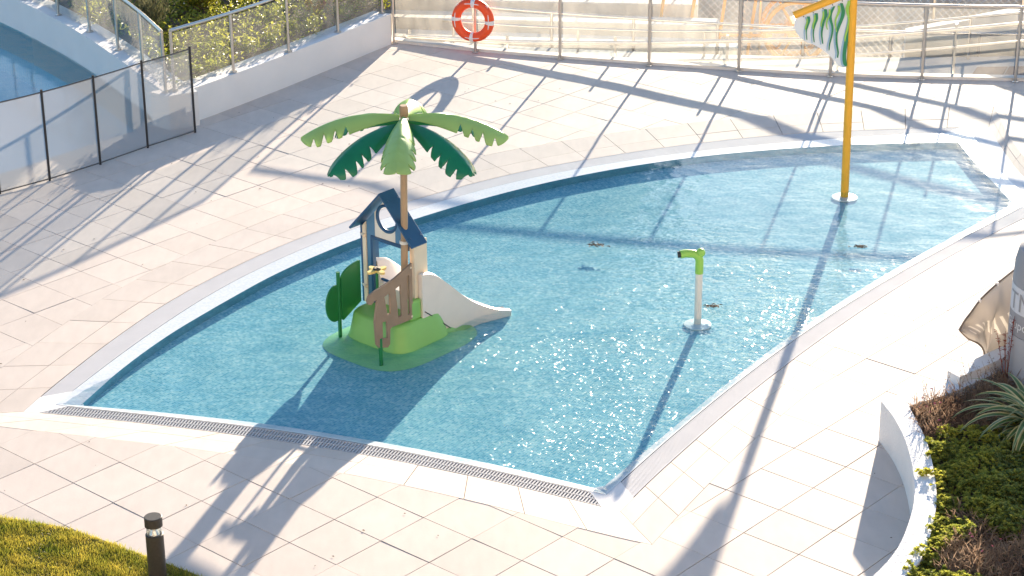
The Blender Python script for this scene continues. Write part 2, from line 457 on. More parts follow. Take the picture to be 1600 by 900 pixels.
R_A = [(-4.701, 19.503), (-4.276, 20.678), (-3.818, 21.704), (-3.512, 22.343), (-3.09, 23.052), (-2.521, 23.82), (-1.956, 24.456), (-1.296, 25.074), (-0.557, 25.694), (0.179, 26.218), (0.868, 26.608), (1.838, 27.055), (2.825, 27.381), (3.731, 27.607), (4.619, 27.808), (5.469, 27.93), (6.445, 28.022)]
W_A = [(-4.459, 19.545), (-4.404, 19.68), (-4.248, 20.159), (-4.039, 20.707), (-3.782, 21.315), (-3.476, 21.843), (-3.132, 22.431), (-2.917, 22.832), (-2.486, 23.425), (-1.917, 24.107), (-1.22, 24.799), (-0.421, 25.474), (0.278, 25.974), (0.86, 26.335), (1.738, 26.792), (2.626, 27.119), (3.705, 27.39), (4.575, 27.508), (5.321, 27.588), (6.184, 27.612)]
CO_B = [(6.985, 29.05), (6.908, 27.374), (7.024, 25.832), (7.486, 25.04)]
GO_B = [(6.742, 28.242), (6.728, 27.064), (6.769, 26.166), (6.953, 25.176)]
R_B = [(6.445, 28.022), (6.466, 26.73), (6.665, 25.275)]
W_B = [(6.184, 27.612), (6.267, 26.478), (6.423, 25.256)]
CO_C = [(7.486, 25.04), (6.113, 23.284), (5.138, 22.223), (4.393, 21.326), (3.731, 20.488), (3.036, 19.583), (2.354, 18.519), (1.865, 17.634), (1.488, 16.958), (1.24, 16.469)]
GO_C = [(6.953, 25.176), (6.422, 24.638), (5.915, 24.14), (4.92, 23.015), (4.103, 22.03), (2.956, 20.418), (2.39, 19.579), (1.851, 18.669), (1.197, 17.597), (0.988, 17.164)]
R_C = [(6.665, 25.275), (6.52, 25.068), (5.661, 24.166), (4.674, 23.039), (3.718, 21.889), (2.941, 20.798), (2.264, 19.821), (1.485, 18.541), (1.227, 18.104), (0.878, 17.488)]
W_C = [(6.423, 25.256), (6.061, 24.825), (5.372, 24.063), (4.723, 23.321), (4.088, 22.54), (3.549, 21.874), (2.77, 20.767), (2.126, 19.797), (1.452, 18.688), (1.138, 18.172), (0.825, 17.653)]
CO_D = [(1.24, 16.469), (1.105, 16.511), (0.573, 16.78), (-0.191, 17.222), (-1.035, 17.625), (-1.855, 17.977), (-2.791, 18.304), (-3.503, 18.506), (-4.176, 18.672), (-5.137, 18.899), (-5.901, 19.135)]
GO_D = [(0.988, 17.164), (0.744, 17.29), (0.211, 17.585), (-0.472, 17.916), (-1.131, 18.217), (-1.901, 18.5), (-2.668, 18.762), (-3.462, 19.001), (-4.663, 19.28), (-4.996, 19.344)]
R_D = [(0.878, 17.488), (0.214, 17.803), (-0.476, 18.141), (-1.142, 18.448), (-1.921, 18.741), (-2.605, 18.974), (-3.492, 19.204), (-4.25, 19.375), (-4.701, 19.503)]
W_D = [(0.825, 17.653), (0.216, 17.986), (-0.48, 18.33), (-1.149, 18.61), (-1.934, 18.907), (-2.602, 19.137), (-3.518, 19.371), (-4.321, 19.513), (-4.459, 19.545)]
C_ = {}
for k_, q_ in dict(CO_A=CO_A, GO_A=GO_A, R_A=R_A, W_A=W_A, CO_B=CO_B, GO_B=GO_B, R_B=R_B, W_B=W_B, CO_C=CO_C, GO_C=GO_C, R_C=R_C, W_C=W_C, CO_D=CO_D, GO_D=GO_D, R_D=R_D, W_D=W_D).items():
    C_[k_] = Curve2(q_, 6, True, 1 if len(q_) > 5 else 0)
ZG, ZW, ZF = -.045, -.051, -.145
def ring(pref, n=(90, 16, 70, 60)):
    out = []
    for s, k in zip('ABCD', n): out += C_[pref + '_' + s].pts(k)[:-1]
    return out
COPE_OUT = ring('CO'); GRATE_OUT = ring('GO'); RIM_OUT = ring('R'); WATER_IN = ring('W')

# ------------------------------------------------------------------ ground and deck
g = MB()
g.add([(-600, -200, -1.6), (600, -200, -1.6), (600, 1200, -1.6), (-600, 1200, -1.6)], [(0, 1, 2, 3)])
tag(g.build('ground', M['dirt']), 'pale dry earth of the site beyond the terrace', 'ground', kind='structure')

FENCE = Curve2([(-2.021, 32.551), (-1.864, 32.475), (-0.55, 31.944), (0.769, 31.531), (2.129, 31.159), (3.473, 30.828), (4.826, 30.535), (6.174, 30.343), (7.55, 30.216), (9.0, 30.12), (11.5, 30.05), (14, 30.1)], 6)
CWF = Curve2([(-10.217, 36.019), (-9.012, 34.672), (-8.1, 33.538), (-7.481, 32.703), (-6.644, 31.501), (-6.221, 30.79), (-5.38, 29.293), (-4.776, 28.216)], 6, True, 1)
CWG = Curve2([(-9.869, 36.207), (-8.65, 34.823), (-7.80, 33.51), (-7.196, 32.658), (-6.511, 31.641), (-5.93, 30.66), (-5.20, 29.35), (-4.69, 28.42)], 6, True, 1)
W2F = Curve2([(-4.776, 28.216), (-4.496, 28.554), (-4.068, 29.162), (-3.582, 29.839), (-2.929, 30.837), (-2.284, 31.843), (-1.893, 32.44)], 6, True, 1)
MESHL = Curve2([(-9.2, 23.1), (-7.679, 24.592), (-7.169, 25.125), (-6.634, 25.655), (-6.086, 26.155), (-5.529, 26.775), (-4.997, 27.45), (-4.434, 28.098)], 6)

POOL2 = [(q.x, q.y) for q in CWF.pts(40)][:-4] + [(-5.25, 28.25), (-6.6, 26.65), (-8.2, 25.0), (-10.5, 22.9), (-16, 22.9), (-16, 38), (-11, 37)]
def off_curve(c, d, n):
    out = []
    for i in range(n + 1):
        t = c.tan(i / n); q = c.at(i / n); out.append((q.x - t.y * d, q.y + t.x * d))
    return out
DECK_OUT = [(-16, 11), (15, 11), (15, 30.0)] + [(q[0], q[1]) for q in reversed(off_curve(FENCE, .13, 40))][4:] + [(-2.1, 32.6)] + [(q.x - .1, q.y + .1) for q in reversed(W2F.pts(12))] + [(-4.9, 28.4), (-16, 40)]

deck = None
bm = bmesh.new()
def fill(bm, poly, z, hole_polys=()):
    loops = [ccw(poly)] + [ccw(h) for h in hole_polys]
    vs = []; fs = []
    for l in loops:
        fs.append(list(range(len(vs), len(vs) + len(l)))); vs += [Vector((q[0], q[1])) for q in l]
    r = delaunay_2d_cdt(vs, [], fs, 1, 1e-5)
    bv = [bm.verts.new((q.x, q.y, z)) for q in r[0]]
    for f, of in zip(r[2], r[5]):
        if 0 in of and not any(k in of for k in range(1, len(loops))):
            try: bm.faces.new([bv[i] for i in f])
            except ValueError: pass
fill(bm, DECK_OUT, -.022, [COPE_OUT, POOL2])
bmesh.ops.recalc_face_normals(bm, faces=bm.faces[:])
me = bpy.data.meshes.new('deck'); bm.to_mesh(me); bm.free(); me.materials.append(M['bed'])
deck = tag(link('deck', me), 'pool terrace paved in large cream porcelain tiles on the diagonal', 'terrace', kind='structure')

GA = -.722675
GU = Vector((math.cos(GA), math.sin(GA))); GV = Vector((-math.sin(GA), math.cos(GA)))
G0 = Vector((-3.80671, 18.12969)); TU, TV = .5975, .5605
JT = .0045
def gp(i, j): return G0 + GU * (i * TU) + GV * (j * TV)
fwd2 = fw
def in_view(x, y, z=0, m=1.06):
    d = Vector((x, y, z)) - cam.location
    zz = d.dot(fw)
    return abs(d.dot(r2) / zz) < m * 800 / 3289.48 and abs(d.dot(u2) / zz) < m * 450 / 3289.48

full_me = None
def tile_mesh():
    a, b = TU / 2 - JT / 2, TV / 2 - JT / 2; c = .003
    mb = MB()
    vs = []
    for z, k in ((-.02, 0), (-c, 0), (0, c)):
        vs += [(-a + k, -b + k, z), (a - k, -b + k, z), (a - k, b - k, z), (-a + k, b - k, z)]
    fs = [(8, 9, 10, 11)]
    for l in (0, 4):
        fs += [(l + i, l + (i + 1) % 4, l + 4 + (i + 1) % 4, l + 4 + i) for i in range(4)]
    me = bpy.data.meshes.new('tile'); me.from_pydata(vs, [], fs); me.materials.append(M['tile'])
    return me
full_me = tile_mesh()
cand = []
for i in range(-40, 45):
    for j in range(-40, 45):
        c = gp(i + .5, j + .5)
        if not (-13 < c.x < 13 and 12 < c.y < 34): continue
        h = Vector((TU / 2 - JT / 2, TV / 2 - JT / 2))
        quad = [c + GU * (sx * h.x) + GV * (sy * h.y) for sx, sy in ((-1, -1), (1, -1), (1, 1), (-1, 1))]
        pieces = None
        ins = [inside(q, COPE_OUT) or inside(q, POOL2) or not inside(q, DECK_OUT) for q in quad]
        near = False
        if any(ins) and not all(ins): near = True
        for hole in (COPE_OUT, POOL2):
            if near: break
            for q in hole:
                d = Vector((q[0], q[1])) - c
                if abs(d.dot(GU)) < h.x + .02 and abs(d.dot(GV)) < h.y + .02: near = True; break
            if near: break
        if not near and all(ins): continue
        if near:
            pieces = [quad]
            for hole in (COPE_OUT, POOL2):
                nx = []
                for pc in pieces: nx += minus(pc, hole)
                pieces = nx
            if not all(inside(q, DECK_OUT) for q in quad):
                nx = []
                for pc in pieces: nx += minus(pc, DECK_OUT, True)
                pieces = nx
            pieces = [p for p in pieces if len(p) > 2 and len(p) > 2 and not all(inside(q, COPE_OUT) for q in p)]
            if not pieces: continue
        elif any(ins) and not inside(c, DECK_OUT): continue
        cand.append((i, j, c, pieces, in_view(c.x, c.y, 0, 1.03)))
cand.sort(key=lambda q: (not q[4], (q[2] - Vector((0, 0))).length))
rest = MB()
n_obj = 0
for i, j, c, pieces, vis in cand:
    dz = rnd.uniform(-.0016, .0016); ta, tb = rnd.gauss(0, .0022), rnd.gauss(0, .0022)
    if vis and n_obj < 300:
        n_obj += 1
        if pieces is None:
            o = link('tile', full_me, deck)
            o.location = (c.x, c.y, dz); o.rotation_euler = (ta, tb, GA)
        else:
            mb = MB()
            for pc in pieces: mb.prism(ccw(pc), -.02, dz)
            mb.build('tile', M['tile'], deck)
    else:
        if pieces is None:
            q = [gp(i, j), gp(i + 1, j), gp(i + 1, j + 1), gp(i, j + 1)]
            q = [c + (p - c) * .9925 for p in q]
            zs = [dz + (p.x - c.x) * ta + (p.y - c.y) * tb for p in q]
            rest.prism(q, -.02, zs)
        else:
            for pc in pieces: rest.prism(ccw(pc), -.02, dz)
o = rest.build('tile', M['tile_far'], deck)
o['kind'] = 'stuff'

# ------------------------------------------------------------------ coping
cb = MB()
n_ = len(COPE_OUT)
cope = None
bm = bmesh.new(); fill(bm, COPE_OUT, -.075, [GRATE_OUT]); bmesh.ops.recalc_face_normals(bm, faces=bm.faces[:])
me = bpy.data.meshes.new('pool_coping'); bm.to_mesh(me); bm.free(); me.materials.append(M['bed'])
cope = tag(link('pool_coping', me), 'double row of cream coping stones sloping in around the paddling pool', 'coping', kind='structure')
def coping_side(s, nblk, seam=.60):
    co, go = C_['CO_' + s], C_['GO_' + s]
    for k in range(nblk):
        a, b = k / nblk, (k + 1) / nblk
        gap = .004 / co.L
        for t0, t1 in ((0.0, seam), (seam, 1.0)):
            top = []; bot = []
            m = 4
            for w, dst in ((t0 + (.004 if t0 else .006), top), (t1 - .004, bot)):
                for q in range(m + 1):
                    t = a + gap + (b - a - 2 * gap) * q / m
                    P = co.at(t).lerp(go.at(t), w)
                    dst.append((P.x, P.y, .001 + (ZG - .001) * w))
            dz = rnd.uniform(-.0012, .0012)
            pl = top + list(reversed(bot))
            mb = MB()
            pc = pl if sum(pl[i - 1][0] * pl[i][1] - pl[i][0] * pl[i - 1][1] for i in range(len(pl))) > 0 else list(reversed(pl))
            mb.prism([(q[0], q[1]) for q in pc], -.07, [q[2] + dz for q in pc])
            mb.build('coping_stone', M['cope'], cope)
coping_side('A', 27); coping_side('B', 6, .55); coping_side('C', 18); coping_side('D', 12)

# ------------------------------------------------------------------ pool basin, rim, grates, water
def strip(mb, ca, cb_, za, zb, n):
    A, B = ca.pts(n), cb_.pts(n)
    vs = []; fs = []
    for i, (a, b) in enumerate(zip(A, B)): vs += [(a.x, a.y, za), (b.x, b.y, zb(i / n) if callable(zb) else zb)]
    for i in range(n): fs.append((2 * i, 2 * i + 1, 2 * i + 3, 2 * i + 2))
    mb.add(vs, fs)
pool = MB()
n = len(WATER_IN)
bm = bmesh.new(); fill(bm, WATER_IN, ZF)
wall = []
zlip = []
lin = MB()
cnt = (90, 16, 70, 60)
def lip(s):
    if s == 'A': return lambda t: -.048 - .030 * max(0, 1 - t / .05)
    if s == 'B': return lambda t: -.048 - .030 * max(0, 1 - (1 - t) / .3)
    return lambda t: -.078
for s, k in zip('ABCD', cnt): zlip += [lip(s)(i / k) for i in range(k)]
for i in range(n):
    # wall down from lip
    a, b = WATER_IN[i], WATER_IN[(i + 1) % n]
    lin.add([(a.x, a.y, zlip[i]), (b.x, b.y, zlip[(i + 1) % n]), (b.x, b.y, ZF), (a.x, a.y, ZF)], [(0, 1, 2, 3)])
bmesh.ops.remove_doubles(bm, verts=bm.verts[:], dist=.0005)
bmesh.ops.recalc_face_normals(bm, faces=bm.faces[:])
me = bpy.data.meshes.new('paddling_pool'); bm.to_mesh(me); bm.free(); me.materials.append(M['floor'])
pool_o = tag(link('paddling_pool', me), 'shallow curved paddling pool lined with turquoise mosaic', 'pool', kind='structure')
lin.build('wall_lining', pm('wall_lining_blue', (.08, .30, .40), .3, var=.12, vscale=14), pool_o)
for s, k in zip('ABCD', cnt):
    mb = MB(); strip(mb, C_['R_' + s], C_['W_' + s], ZG + .003, lip(s), k)
    mb.build('rim', M['rim'], pool_o)
mb = MB(); strip(mb, C_['GO_B'], C_['R_B'], ZG, ZG + .003, 16)
mb.build('rim', M['white'], pool_o)
mb = MB()
bm = bmesh.new(); fill(bm, RIM_OUT, ZW); bmesh.ops.recalc_face_normals(bm, faces=bm.faces[:])
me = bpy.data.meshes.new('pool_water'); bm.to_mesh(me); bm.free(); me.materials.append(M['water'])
for p_ in me.polygons:
    if p_.normal.z < 0: p_.flip()
pl_ = MB()
for k_, (a_, b_, c_, d_) in enumerate((('GO_A', 0, 'W_A', 0), ('GO_A', 1, 'W_A', 1), ('GO_C', 0, 'W_C', 0), ('GO_C', 1, 'W_C', 1))):
    P_, Q_ = C_[a_].at(b_), C_[c_].at(d_); m_ = (P_ + Q_) / 2
    pl_.prism([(m_.x + .33 * math.cos(t_ * math.pi / 6), m_.y + .33 * math.sin(t_ * math.pi / 6)) for t_ in range(12)], -.14, -.082)
pl_.build('corner_base', M['rim'], pool_o)
tag(link('pool_water', me), 'clear rippled water of the shallow paddling pool', 'water', kind='structure')

def grate(s, pitch, rows, label, t0=0.0, t1=1.0, barw=.5):
    go, ro = C_['GO_' + s], C_['R_' + s]
    root = MB(); strip(root, go, ro, -.11, -.11, 60)
    strip(root, go, go, -.11, ZG - .012, 60); strip(root, ro, ro, -.11, ZG + .002, 60)
    r_ = tag(root.build('overflow_channel', M['channel'], fix=False), label, 'drain', kind='structure')
    mb = MB()
    nb = int(go.L * (t1 - t0) / pitch)
    rp_ = ro.pts(600)
    def across(P):
        i = min(range(601), key=lambda k: (rp_[k] - P).length_squared)
        a_, b_ = rp_[max(i - 1, 0)], rp_[min(i + 1, 600)]; d_ = b_ - a_
        return a_ + d_ * max(0, min(1, (P - a_).dot(d_) / d_.length_squared))
    for i in range(nb):
        t = t0 + (t1 - t0) * (i + .5) / nb; w = (t1 - t0) / nb * barw / 2
        a0, a1 = go.at(t - w), go.at(t + w)
        bc = across((a0 + a1) / 2); hv = (a1 - a0) / 2; b0, b1 = bc - hv, bc + hv
        za = ZG
        vs = []
        for P in (a0.lerp(b0, .05), a1.lerp(b1, .05), b1.lerp(a1, .06), b0.lerp(a0, .06)): vs.append((P.x, P.y, za))
        vs += [(x, y, z - .02) for x, y, z in vs]
        mb.add(vs, [(0, 1, 2, 3), (4, 7, 6, 5), (0, 4, 5, 1), (1, 5, 6, 2), (2, 6, 7, 3), (3, 7, 4, 0)])
    o = mb.build('grate_bar', M['grate_fine'] if pitch < .03 else M['grate'], r_); o['kind'] = 'stuff'
    for w in rows:
        m2 = MB(); A = []; B = []
        for i in range(61):
            t = t0 + (t1 - t0) * i / 60
            A.append(go.at(t).lerp(ro.at(t), w - .022)); B.append(go.at(t).lerp(ro.at(t), w + .022))
        vs = []; fs = []
        for a, b in zip(A, B): vs += [(a.x, a.y, ZG + .0015), (b.x, b.y, ZG + .0015), (a.x, a.y, ZG - .02), (b.x, b.y, ZG - .02)]
        for i in range(60):
            k = 4 * i; fs += [(k, k + 1, k + 5, k + 4), (k + 2, k, k + 4, k + 6), (k + 1, k + 3, k + 7, k + 5)]
        m2.add(vs, fs); m2.build('grate_rail', M['grate_fine'] if pitch < .03 else M['grate'], r_)
grate('A', .022, (.06, .94), 'fine overflow drain along the long far curve of the pool', .022, .975, .74)
grate('C', .022, (.06, .94), 'fine overflow drain along the near right edge of the pool', .03, .97, .74)
grate('D', .033, (.06, .5, .94), 'wide slotted overflow drain along the near left edge of the pool', .03, .975, .5)
mb = MB()
for s, t0, t1 in (('A', 0, .022), ('A', .975, 1), ('C', 0, .03), ('C', .97, 1), ('D', 0, .03), ('D', .975, 1)):
    go, ro = C_['GO_' + s], C_['R_' + s]
    q = [go.at(t0), go.at(t1), ro.at(t1), ro.at(t0)]
    m2 = MB(); m2.prism(ccw([(p.x, p.y) for p in q]), -.1, ZG + .001); m2.build('corner_plate', M['white'], pool_o)

# lap pool on the left
bm = bmesh.new(); fill(bm, ccw(POOL2), -.9)
P2 = ccw(POOL2); n = len(P2)
for i in range(n):
    a, b = P2[i], P2[(i + 1) % n]
    bm.faces.new([bm.verts.new(v) for v in ((a[0], a[1], -.03), (b[0], b[1], -.03), (b[0], b[1], -.9), (a[0], a[1], -.9))])
bmesh.ops.remove_doubles(bm, verts=bm.verts[:], dist=.0005)
me = bpy.data.meshes.new('lap_pool'); bm.to_mesh(me); bm.free(); me.materials.append(M['floor2'])
tag(link('lap_pool', me), 'deeper blue lap pool curving along the white wall at the left', 'pool', kind='structure')
bm = bmesh.new(); fill(bm, P2, -.07)
me = bpy.data.meshes.new('lap_pool_water'); bm.to_mesh(me); bm.free(); me.materials.append(M['water2'])
for p_ in me.polygons:
    if p_.normal.z < 0: p_.flip()
tag(link('lap_pool_water', me), 'still blue water of the lap pool at the left', 'water', kind='structure')

# ------------------------------------------------------------------ walls
def thick_wall(name, ca, cbk, z0, z1, n, mat):
    A = ca.pts(n); B = cbk.pts(n)
    mb = MB(); vs = []; fs = []
    for a, b in zip(A, B): vs += [(a.x, a.y, z0), (a.x, a.y, z1), (b.x, b.y, z1), (b.x, b.y, z0)]
    for i in range(n):
        k = 4 * i
        fs += [(k, k + 4, k + 5, k + 1), (k + 1, k + 5, k + 6, k + 2), (k + 2, k + 6, k + 7, k + 3)]
    fs += [(0, 1, 2, 3), (4 * n, 4 * n + 3, 4 * n + 2, 4 * n + 1)]
    mb.add(vs, fs)
    return mb.build(name, mat)
def shift(c, d, n=24, ext=0.0):
    return Curve2([Vector((q[0], q[1])) for q in off_curve(c, d, n)], 1, False)
CWB = shift(CWF, .42); W2B = shift(W2F, .34)
tag(thick_wall('pool_wall', CWF, CWB, -.5, .5, 40, M['white']), 'curved white rendered wall rising out of the lap pool', 'wall')
tag(thick_wall('garden_wall', Curve2([(-4.792, 28.2)] + [tuple(q) for q in W2F.pts(20)], 1, False), Curve2([(-5.08, 28.42)] + [tuple(q) for q in W2B.pts(20)], 1, False), -.05, .497, 30, M['white']), 'low white garden wall running from the mesh fence to the back fence', 'wall')

# ------------------------------------------------------------------ glass balustrades
def post_mb(x, y, z0, h, r=.021):
    return MB().lathe((x, y, z0), [(.055, 0), (.055, .012), (r, .016), (r, h)], 12)
def balustrade(name, label, line, ts, z0, h, glass, rail=True, rail_r=.026, gap=.06, base=0.0, pane_off=0.0, rail_t=None):
    root = tag(empty(name, (line.at(ts[0]).x, line.at(ts[0]).y, z0)), label, 'balustrade')
    ox, oy = root.location.x, root.location.y
    P = [line.at(t) for t in ts]
    for p in P:
        post_mb(p.x - ox, p.y - oy, 0, h, .023).build('post', M['steel'], root, True)
    if rail:
        t0, t1 = rail_t or (ts[0], ts[-1])
        n = 40
        MB().tube([(line.at(t0 + (t1 - t0) * i / n).x - ox, line.at(t0 + (t1 - t0) * i / n).y - oy, h + .01) for i in range(n + 1)], rail_r, 12).build('top_rail', M['steel'], root, True)
    for a, b in zip(ts, ts[1:]):
        n = 6
        gp_ = .035 / line.L
        vs = []; fs = []
        for i in range(n + 1):
            t = a + gp_ + (b - a - 2 * gp_) * i / n
            q = line.at(t); tg = line.tan(t); nx, ny = -tg.y, tg.x
            for d in (pane_off - .005, pane_off + .005):
                vs += [(q.x + nx * d - ox, q.y + ny * d - oy, base + gap), (q.x + nx * d - ox, q.y + ny * d - oy, h - .035)]
        mb = MB()
        for i in range(n):
            k = 4 * i
            fs += [(k, k + 4, k + 5, k + 1)]
        mb.add(vs, fs)
        mb.build('glass_pane', glass, root, fix=False)
    return root
CWL = Curve2([(-10.2, 36.3), (-9.1, 34.9), (-8.35, 34.07), (-7.911, 33.45), (-7.17, 32.48), (-6.491, 31.50), (-5.885, 30.51), (-5.345, 29.47), (-4.857, 28.395)], 6)
def near_t(c, x, y):
    return min((((c.p[i].x - x) ** 2 + (c.p[i].y - y) ** 2), c.l[i] / c.L) for i in range(len(c.p)))[1]
ts = [near_t(CWL, *q) for q in ((-9.1, 34.9), (-8.35, 34.07), (-7.911, 33.45), (-7.17, 32.48), (-6.491, 31.5), (-5.885, 30.51), (-5.345, 29.47), (-4.857, 28.395))]
ts = sorted(set(ts))
balustrade('glass_balustrade', 'glass balustrade with steel rail on top of the curved pool wall', CWL, [t for t in ts], .5, .87, M['glass'], rail_t=(0, 1))
W2L = Curve2([(-4.743, 28.452), (-4.015, 29.342), (-3.313, 30.351), (-2.655, 31.407), (-2.034, 32.495)], 6)
balustrade('glass_balustrade', 'glass balustrade in front of the shrubs on the low garden wall', W2L, [near_t(W2L, *q) for q in ((-4.743, 28.452), (-4.015, 29.342), (-3.313, 30.351), (-2.655, 31.407), (-2.034, 32.495))], .5, .87, M['glass'], rail_t=(-.01, 1.0))
ft = [near_t(FENCE, *q) for q in ((-1.864, 32.475), (-.55, 31.944), (.769, 31.531), (2.129, 31.159), (3.473, 30.828), (4.826, 30.535), (6.174, 30.343), (7.55, 30.216), (9.0, 30.12))]
back = balustrade('glass_balustrade', 'long dusty glass balustrade along the back edge of the terrace', FENCE, ft, 0, 1.14, M['glass_back'], base=.03, gap=.02, pane_off=.03, rail_t=(ft[0], 1))
# white kerb behind the posts
kb = thick_wall('kerb', shift(FENCE, .055, 50), shift(FENCE, .21, 50), -.4, .045, 50, M['white'])
tag(kb, 'narrow white kerb under the back glass balustrade', 'kerb', kind='structure')

# ramp behind the fence with its handrails
def ramp_z(t): return -.42 + .5 * t
rampA, rampB = shift(FENCE, .21, 40), shift(FENCE, 1.75, 40)
mb = MB(); vs = []; fs = []
for i in range(41):
    a, b = rampA.at(i / 40), rampB.at(i / 40)
    vs += [(a.x, a.y, ramp_z(i / 40)), (b.x, b.y, ramp_z(i / 40))]
for i in range(40): fs.append((2 * i, 2 * i + 1, 2 * i + 3, 2 * i + 2))
mb.add(vs, fs)
ramp = tag(mb.build('ramp', M['concrete']), 'pale access ramp behind the back balustrade', 'ramp', kind='structure')
# brown paving slabs on the upper end of the ramp
for i in range(14):
    t0 = .56 + .031 * i; t1 = t0 + .0295
    q = [rampA.at(t0).lerp(rampB.at(t0), .02), rampA.at(t1).lerp(rampB.at(t1), .02), rampA.at(t1 + .01).lerp(rampB.at(t1 + .01), .62), rampA.at(t0 + .01).lerp(rampB.at(t0 + .01), .62)]
    z = [ramp_z(t0) + .016, ramp_z(t1) + .016, ramp_z(t1) + .016, ramp_z(t0) + .016]
    pc = [(p.x, p.y) for p in q]
    MB().prism(pc, -.6, z).build('paving_slab', M['brown_pave'], ramp)
tag(thick_wall('kerb', shift(FENCE, 1.75, 40), shift(FENCE, 1.95, 40), -1.6, -.5, 40, M['concrete']), 'pale kerb wall on the far side of the access ramp', 'kerb', kind='structure')

pw_a, pw_b = Curve2([(q[0], q[1]) for q in off_curve(FENCE, 2.2, 60)], 1, False), Curve2([(q[0], q[1]) for q in off_curve(FENCE, 2.4, 60)], 1, False)
mb = MB(); vs = []; fs = []
for i in range(21):
    t = .50 + .5 * i / 20; a, b = pw_a.at(t), pw_b.at(t); z = .12 + 3.4 * max(0, t - .50)
    vs += [(a.x, a.y, -1.6), (a.x, a.y, z), (b.x, b.y, z), (b.x, b.y, -1.6)]
for i in range(20):
    k = 4 * i; fs += [(k, k + 4, k + 5, k + 1), (k + 1, k + 5, k + 6, k + 2), (k + 2, k + 6, k + 7, k + 3)]
fs += [(0, 1, 2, 3), (80, 83, 82, 81)]
tag(mb.add(vs, fs).build('ramp_wall', pm('parapet_cream', (.86, .78, .70), .8, var=.05)), 'pale parapet wall rising to the right beyond the ramp', 'wall')

def handrail(label, d, posts, levels, zb, ztop):
    ln = shift(FENCE, d, 60)
    root = tag(empty('handrail', (ln.at(posts[0]).x, ln.at(posts[0]).y, 0)), label, 'handrail')
    ox, oy = root.location.x, root.location.y
    for t in posts:
        q = ln.at(t)
        MB().tube([(q.x - ox, q.y - oy, zb(t)), (q.x - ox, q.y - oy, ztop(t))], .022, 10).build('post', M['steel'], root, True)
    for lv, r in levels:
        pts = []
        for i in range(len(lv) - 1):
            (ta, za), (tb, zb_) = lv[i], lv[i + 1]
            for k in range(6):
                t = ta + (tb - ta) * k / 6; q = ln.at(t); pts.append((q.x - ox, q.y - oy - .03, za + (zb_ - za) * k / 6))
        q = ln.at(lv[-1][0]); pts.append((q.x - ox, q.y - oy - .03, lv[-1][1]))
        MB().tube(pts, r, 10).build('rail', M['steel'], root, True)
    return root
FL = FENCE.L
S = lambda s: (s + .17) / FL
mid_l = [(S(0.05), .07), (S(1.9), .14), (S(3.94), .27), (S(5.44), .40), (S(7.3), .55), (S(9.74), .82), (S(12), 1.0)]
low_l = [(S(3.2), -.09), (S(3.95), -.02), (S(5.45), .10), (S(7.3), .27), (S(9.75), .55), (S(12), .72)]
up_l = [(S(-.1), -.02), (S(1.8), .03), (S(3.9), .10), (S(5.4), .2), (S(7.26), .36), (S(9.7), .62), (S(12), .8)]
def interp(lv, t):
    for (a, za), (b, zb) in zip(lv, lv[1:]):
        if t <= b: return za + (zb - za) * (t - a) / (b - a)
    return lv[-1][1]
handrail('twin rail steel handrail just behind the back glass balustrade', .30, [S(.1), S(1.8), S(3.57), S(5.34), S(7.07), S(8.8), S(10.5)], [(mid_l, .034), (low_l, .022)], lambda t: ramp_z(t), lambda t: interp(mid_l, t) + .09)
handrail('single rail steel handrail on the far side of the ramp', 1.62, [S(.1), S(2.4), S(4.6), S(6.8), S(9)], [(up_l, .024)], lambda t: ramp_z(t), lambda t: interp(up_l, t))
FARL = shift(FENCE, 1.85, 50)
balustrade('glass_balustrade', 'hazy glass balustrade on the far side of the ramp', FARL, [.03, .12, .21, .30, .39, .48, .57, .66, .75], -.5, .70, M['glass_far'], base=0, gap=.02)

# ------------------------------------------------------------------ building site beyond
def lump(name, c, sx, sy, sz, mat, seed, label, cat):
    rr = random.Random(seed); mb = MB(); vs = []; fs = []
    nx, ny = 26, 16
    ph = [(rr.uniform(1, 5), rr.uniform(1, 5), rr.uniform(0, 6)) for _ in range(6)]
    for j in range(ny + 1):
        for i in range(nx + 1):
            x, y = i / nx * 2 - 1, j / ny * 2 - 1
            h = max(0, 1 - x * x) * max(0, 1 - y * y)
            nzv = sum(math.sin(x * a * 2 + y * b * 2 + p) for a, b, p in ph) / 6
            vs.append((c[0] + x * sx, c[1] + y * sy, c[2] + sz * h * (1 + .35 * nzv) + .1 * nzv * h + rr.uniform(-.03, .03)))
    for j in range(ny):
        for i in range(nx):
            k = j * (nx + 1) + i; fs.append((k, k + 1, k + nx + 2, k + nx + 1))
    mb.add(vs, fs)
    return tag(mb.build(name, mat, None, True), label, cat, kind='structure')
lump('earth_bank', (1.5, 43, -1.7), 7, 4, 1.5, M['dirt'], 3, 'low bank of dry earth behind the far glass', 'earth bank')
lump('earth_bank', (9, 41, -1.7), 6, 3.5, 1.7, M['dirt'], 5, 'higher bank of dry earth beyond the right end of the ramp', 'earth bank')
conc = pm('site_concrete', (.62, .58, .52), .9, var=.15, vscale=3, bump=.4, bscale=20)
for k in range(4):
    y = 34.7 + k * .85; z = -1.05 + k * .12
    mb = MB().box((-.2, y, z), (9 - k * .6, .5, .32), R(-9 + k))
    o = mb.build('concrete_beam', conc); bevel(o, .02)
    tag(o, ['nearest', 'second', 'third', 'farthest'][k] + ' long concrete beam lying behind the far glass', 'concrete beam', 'concrete beams on the building site')
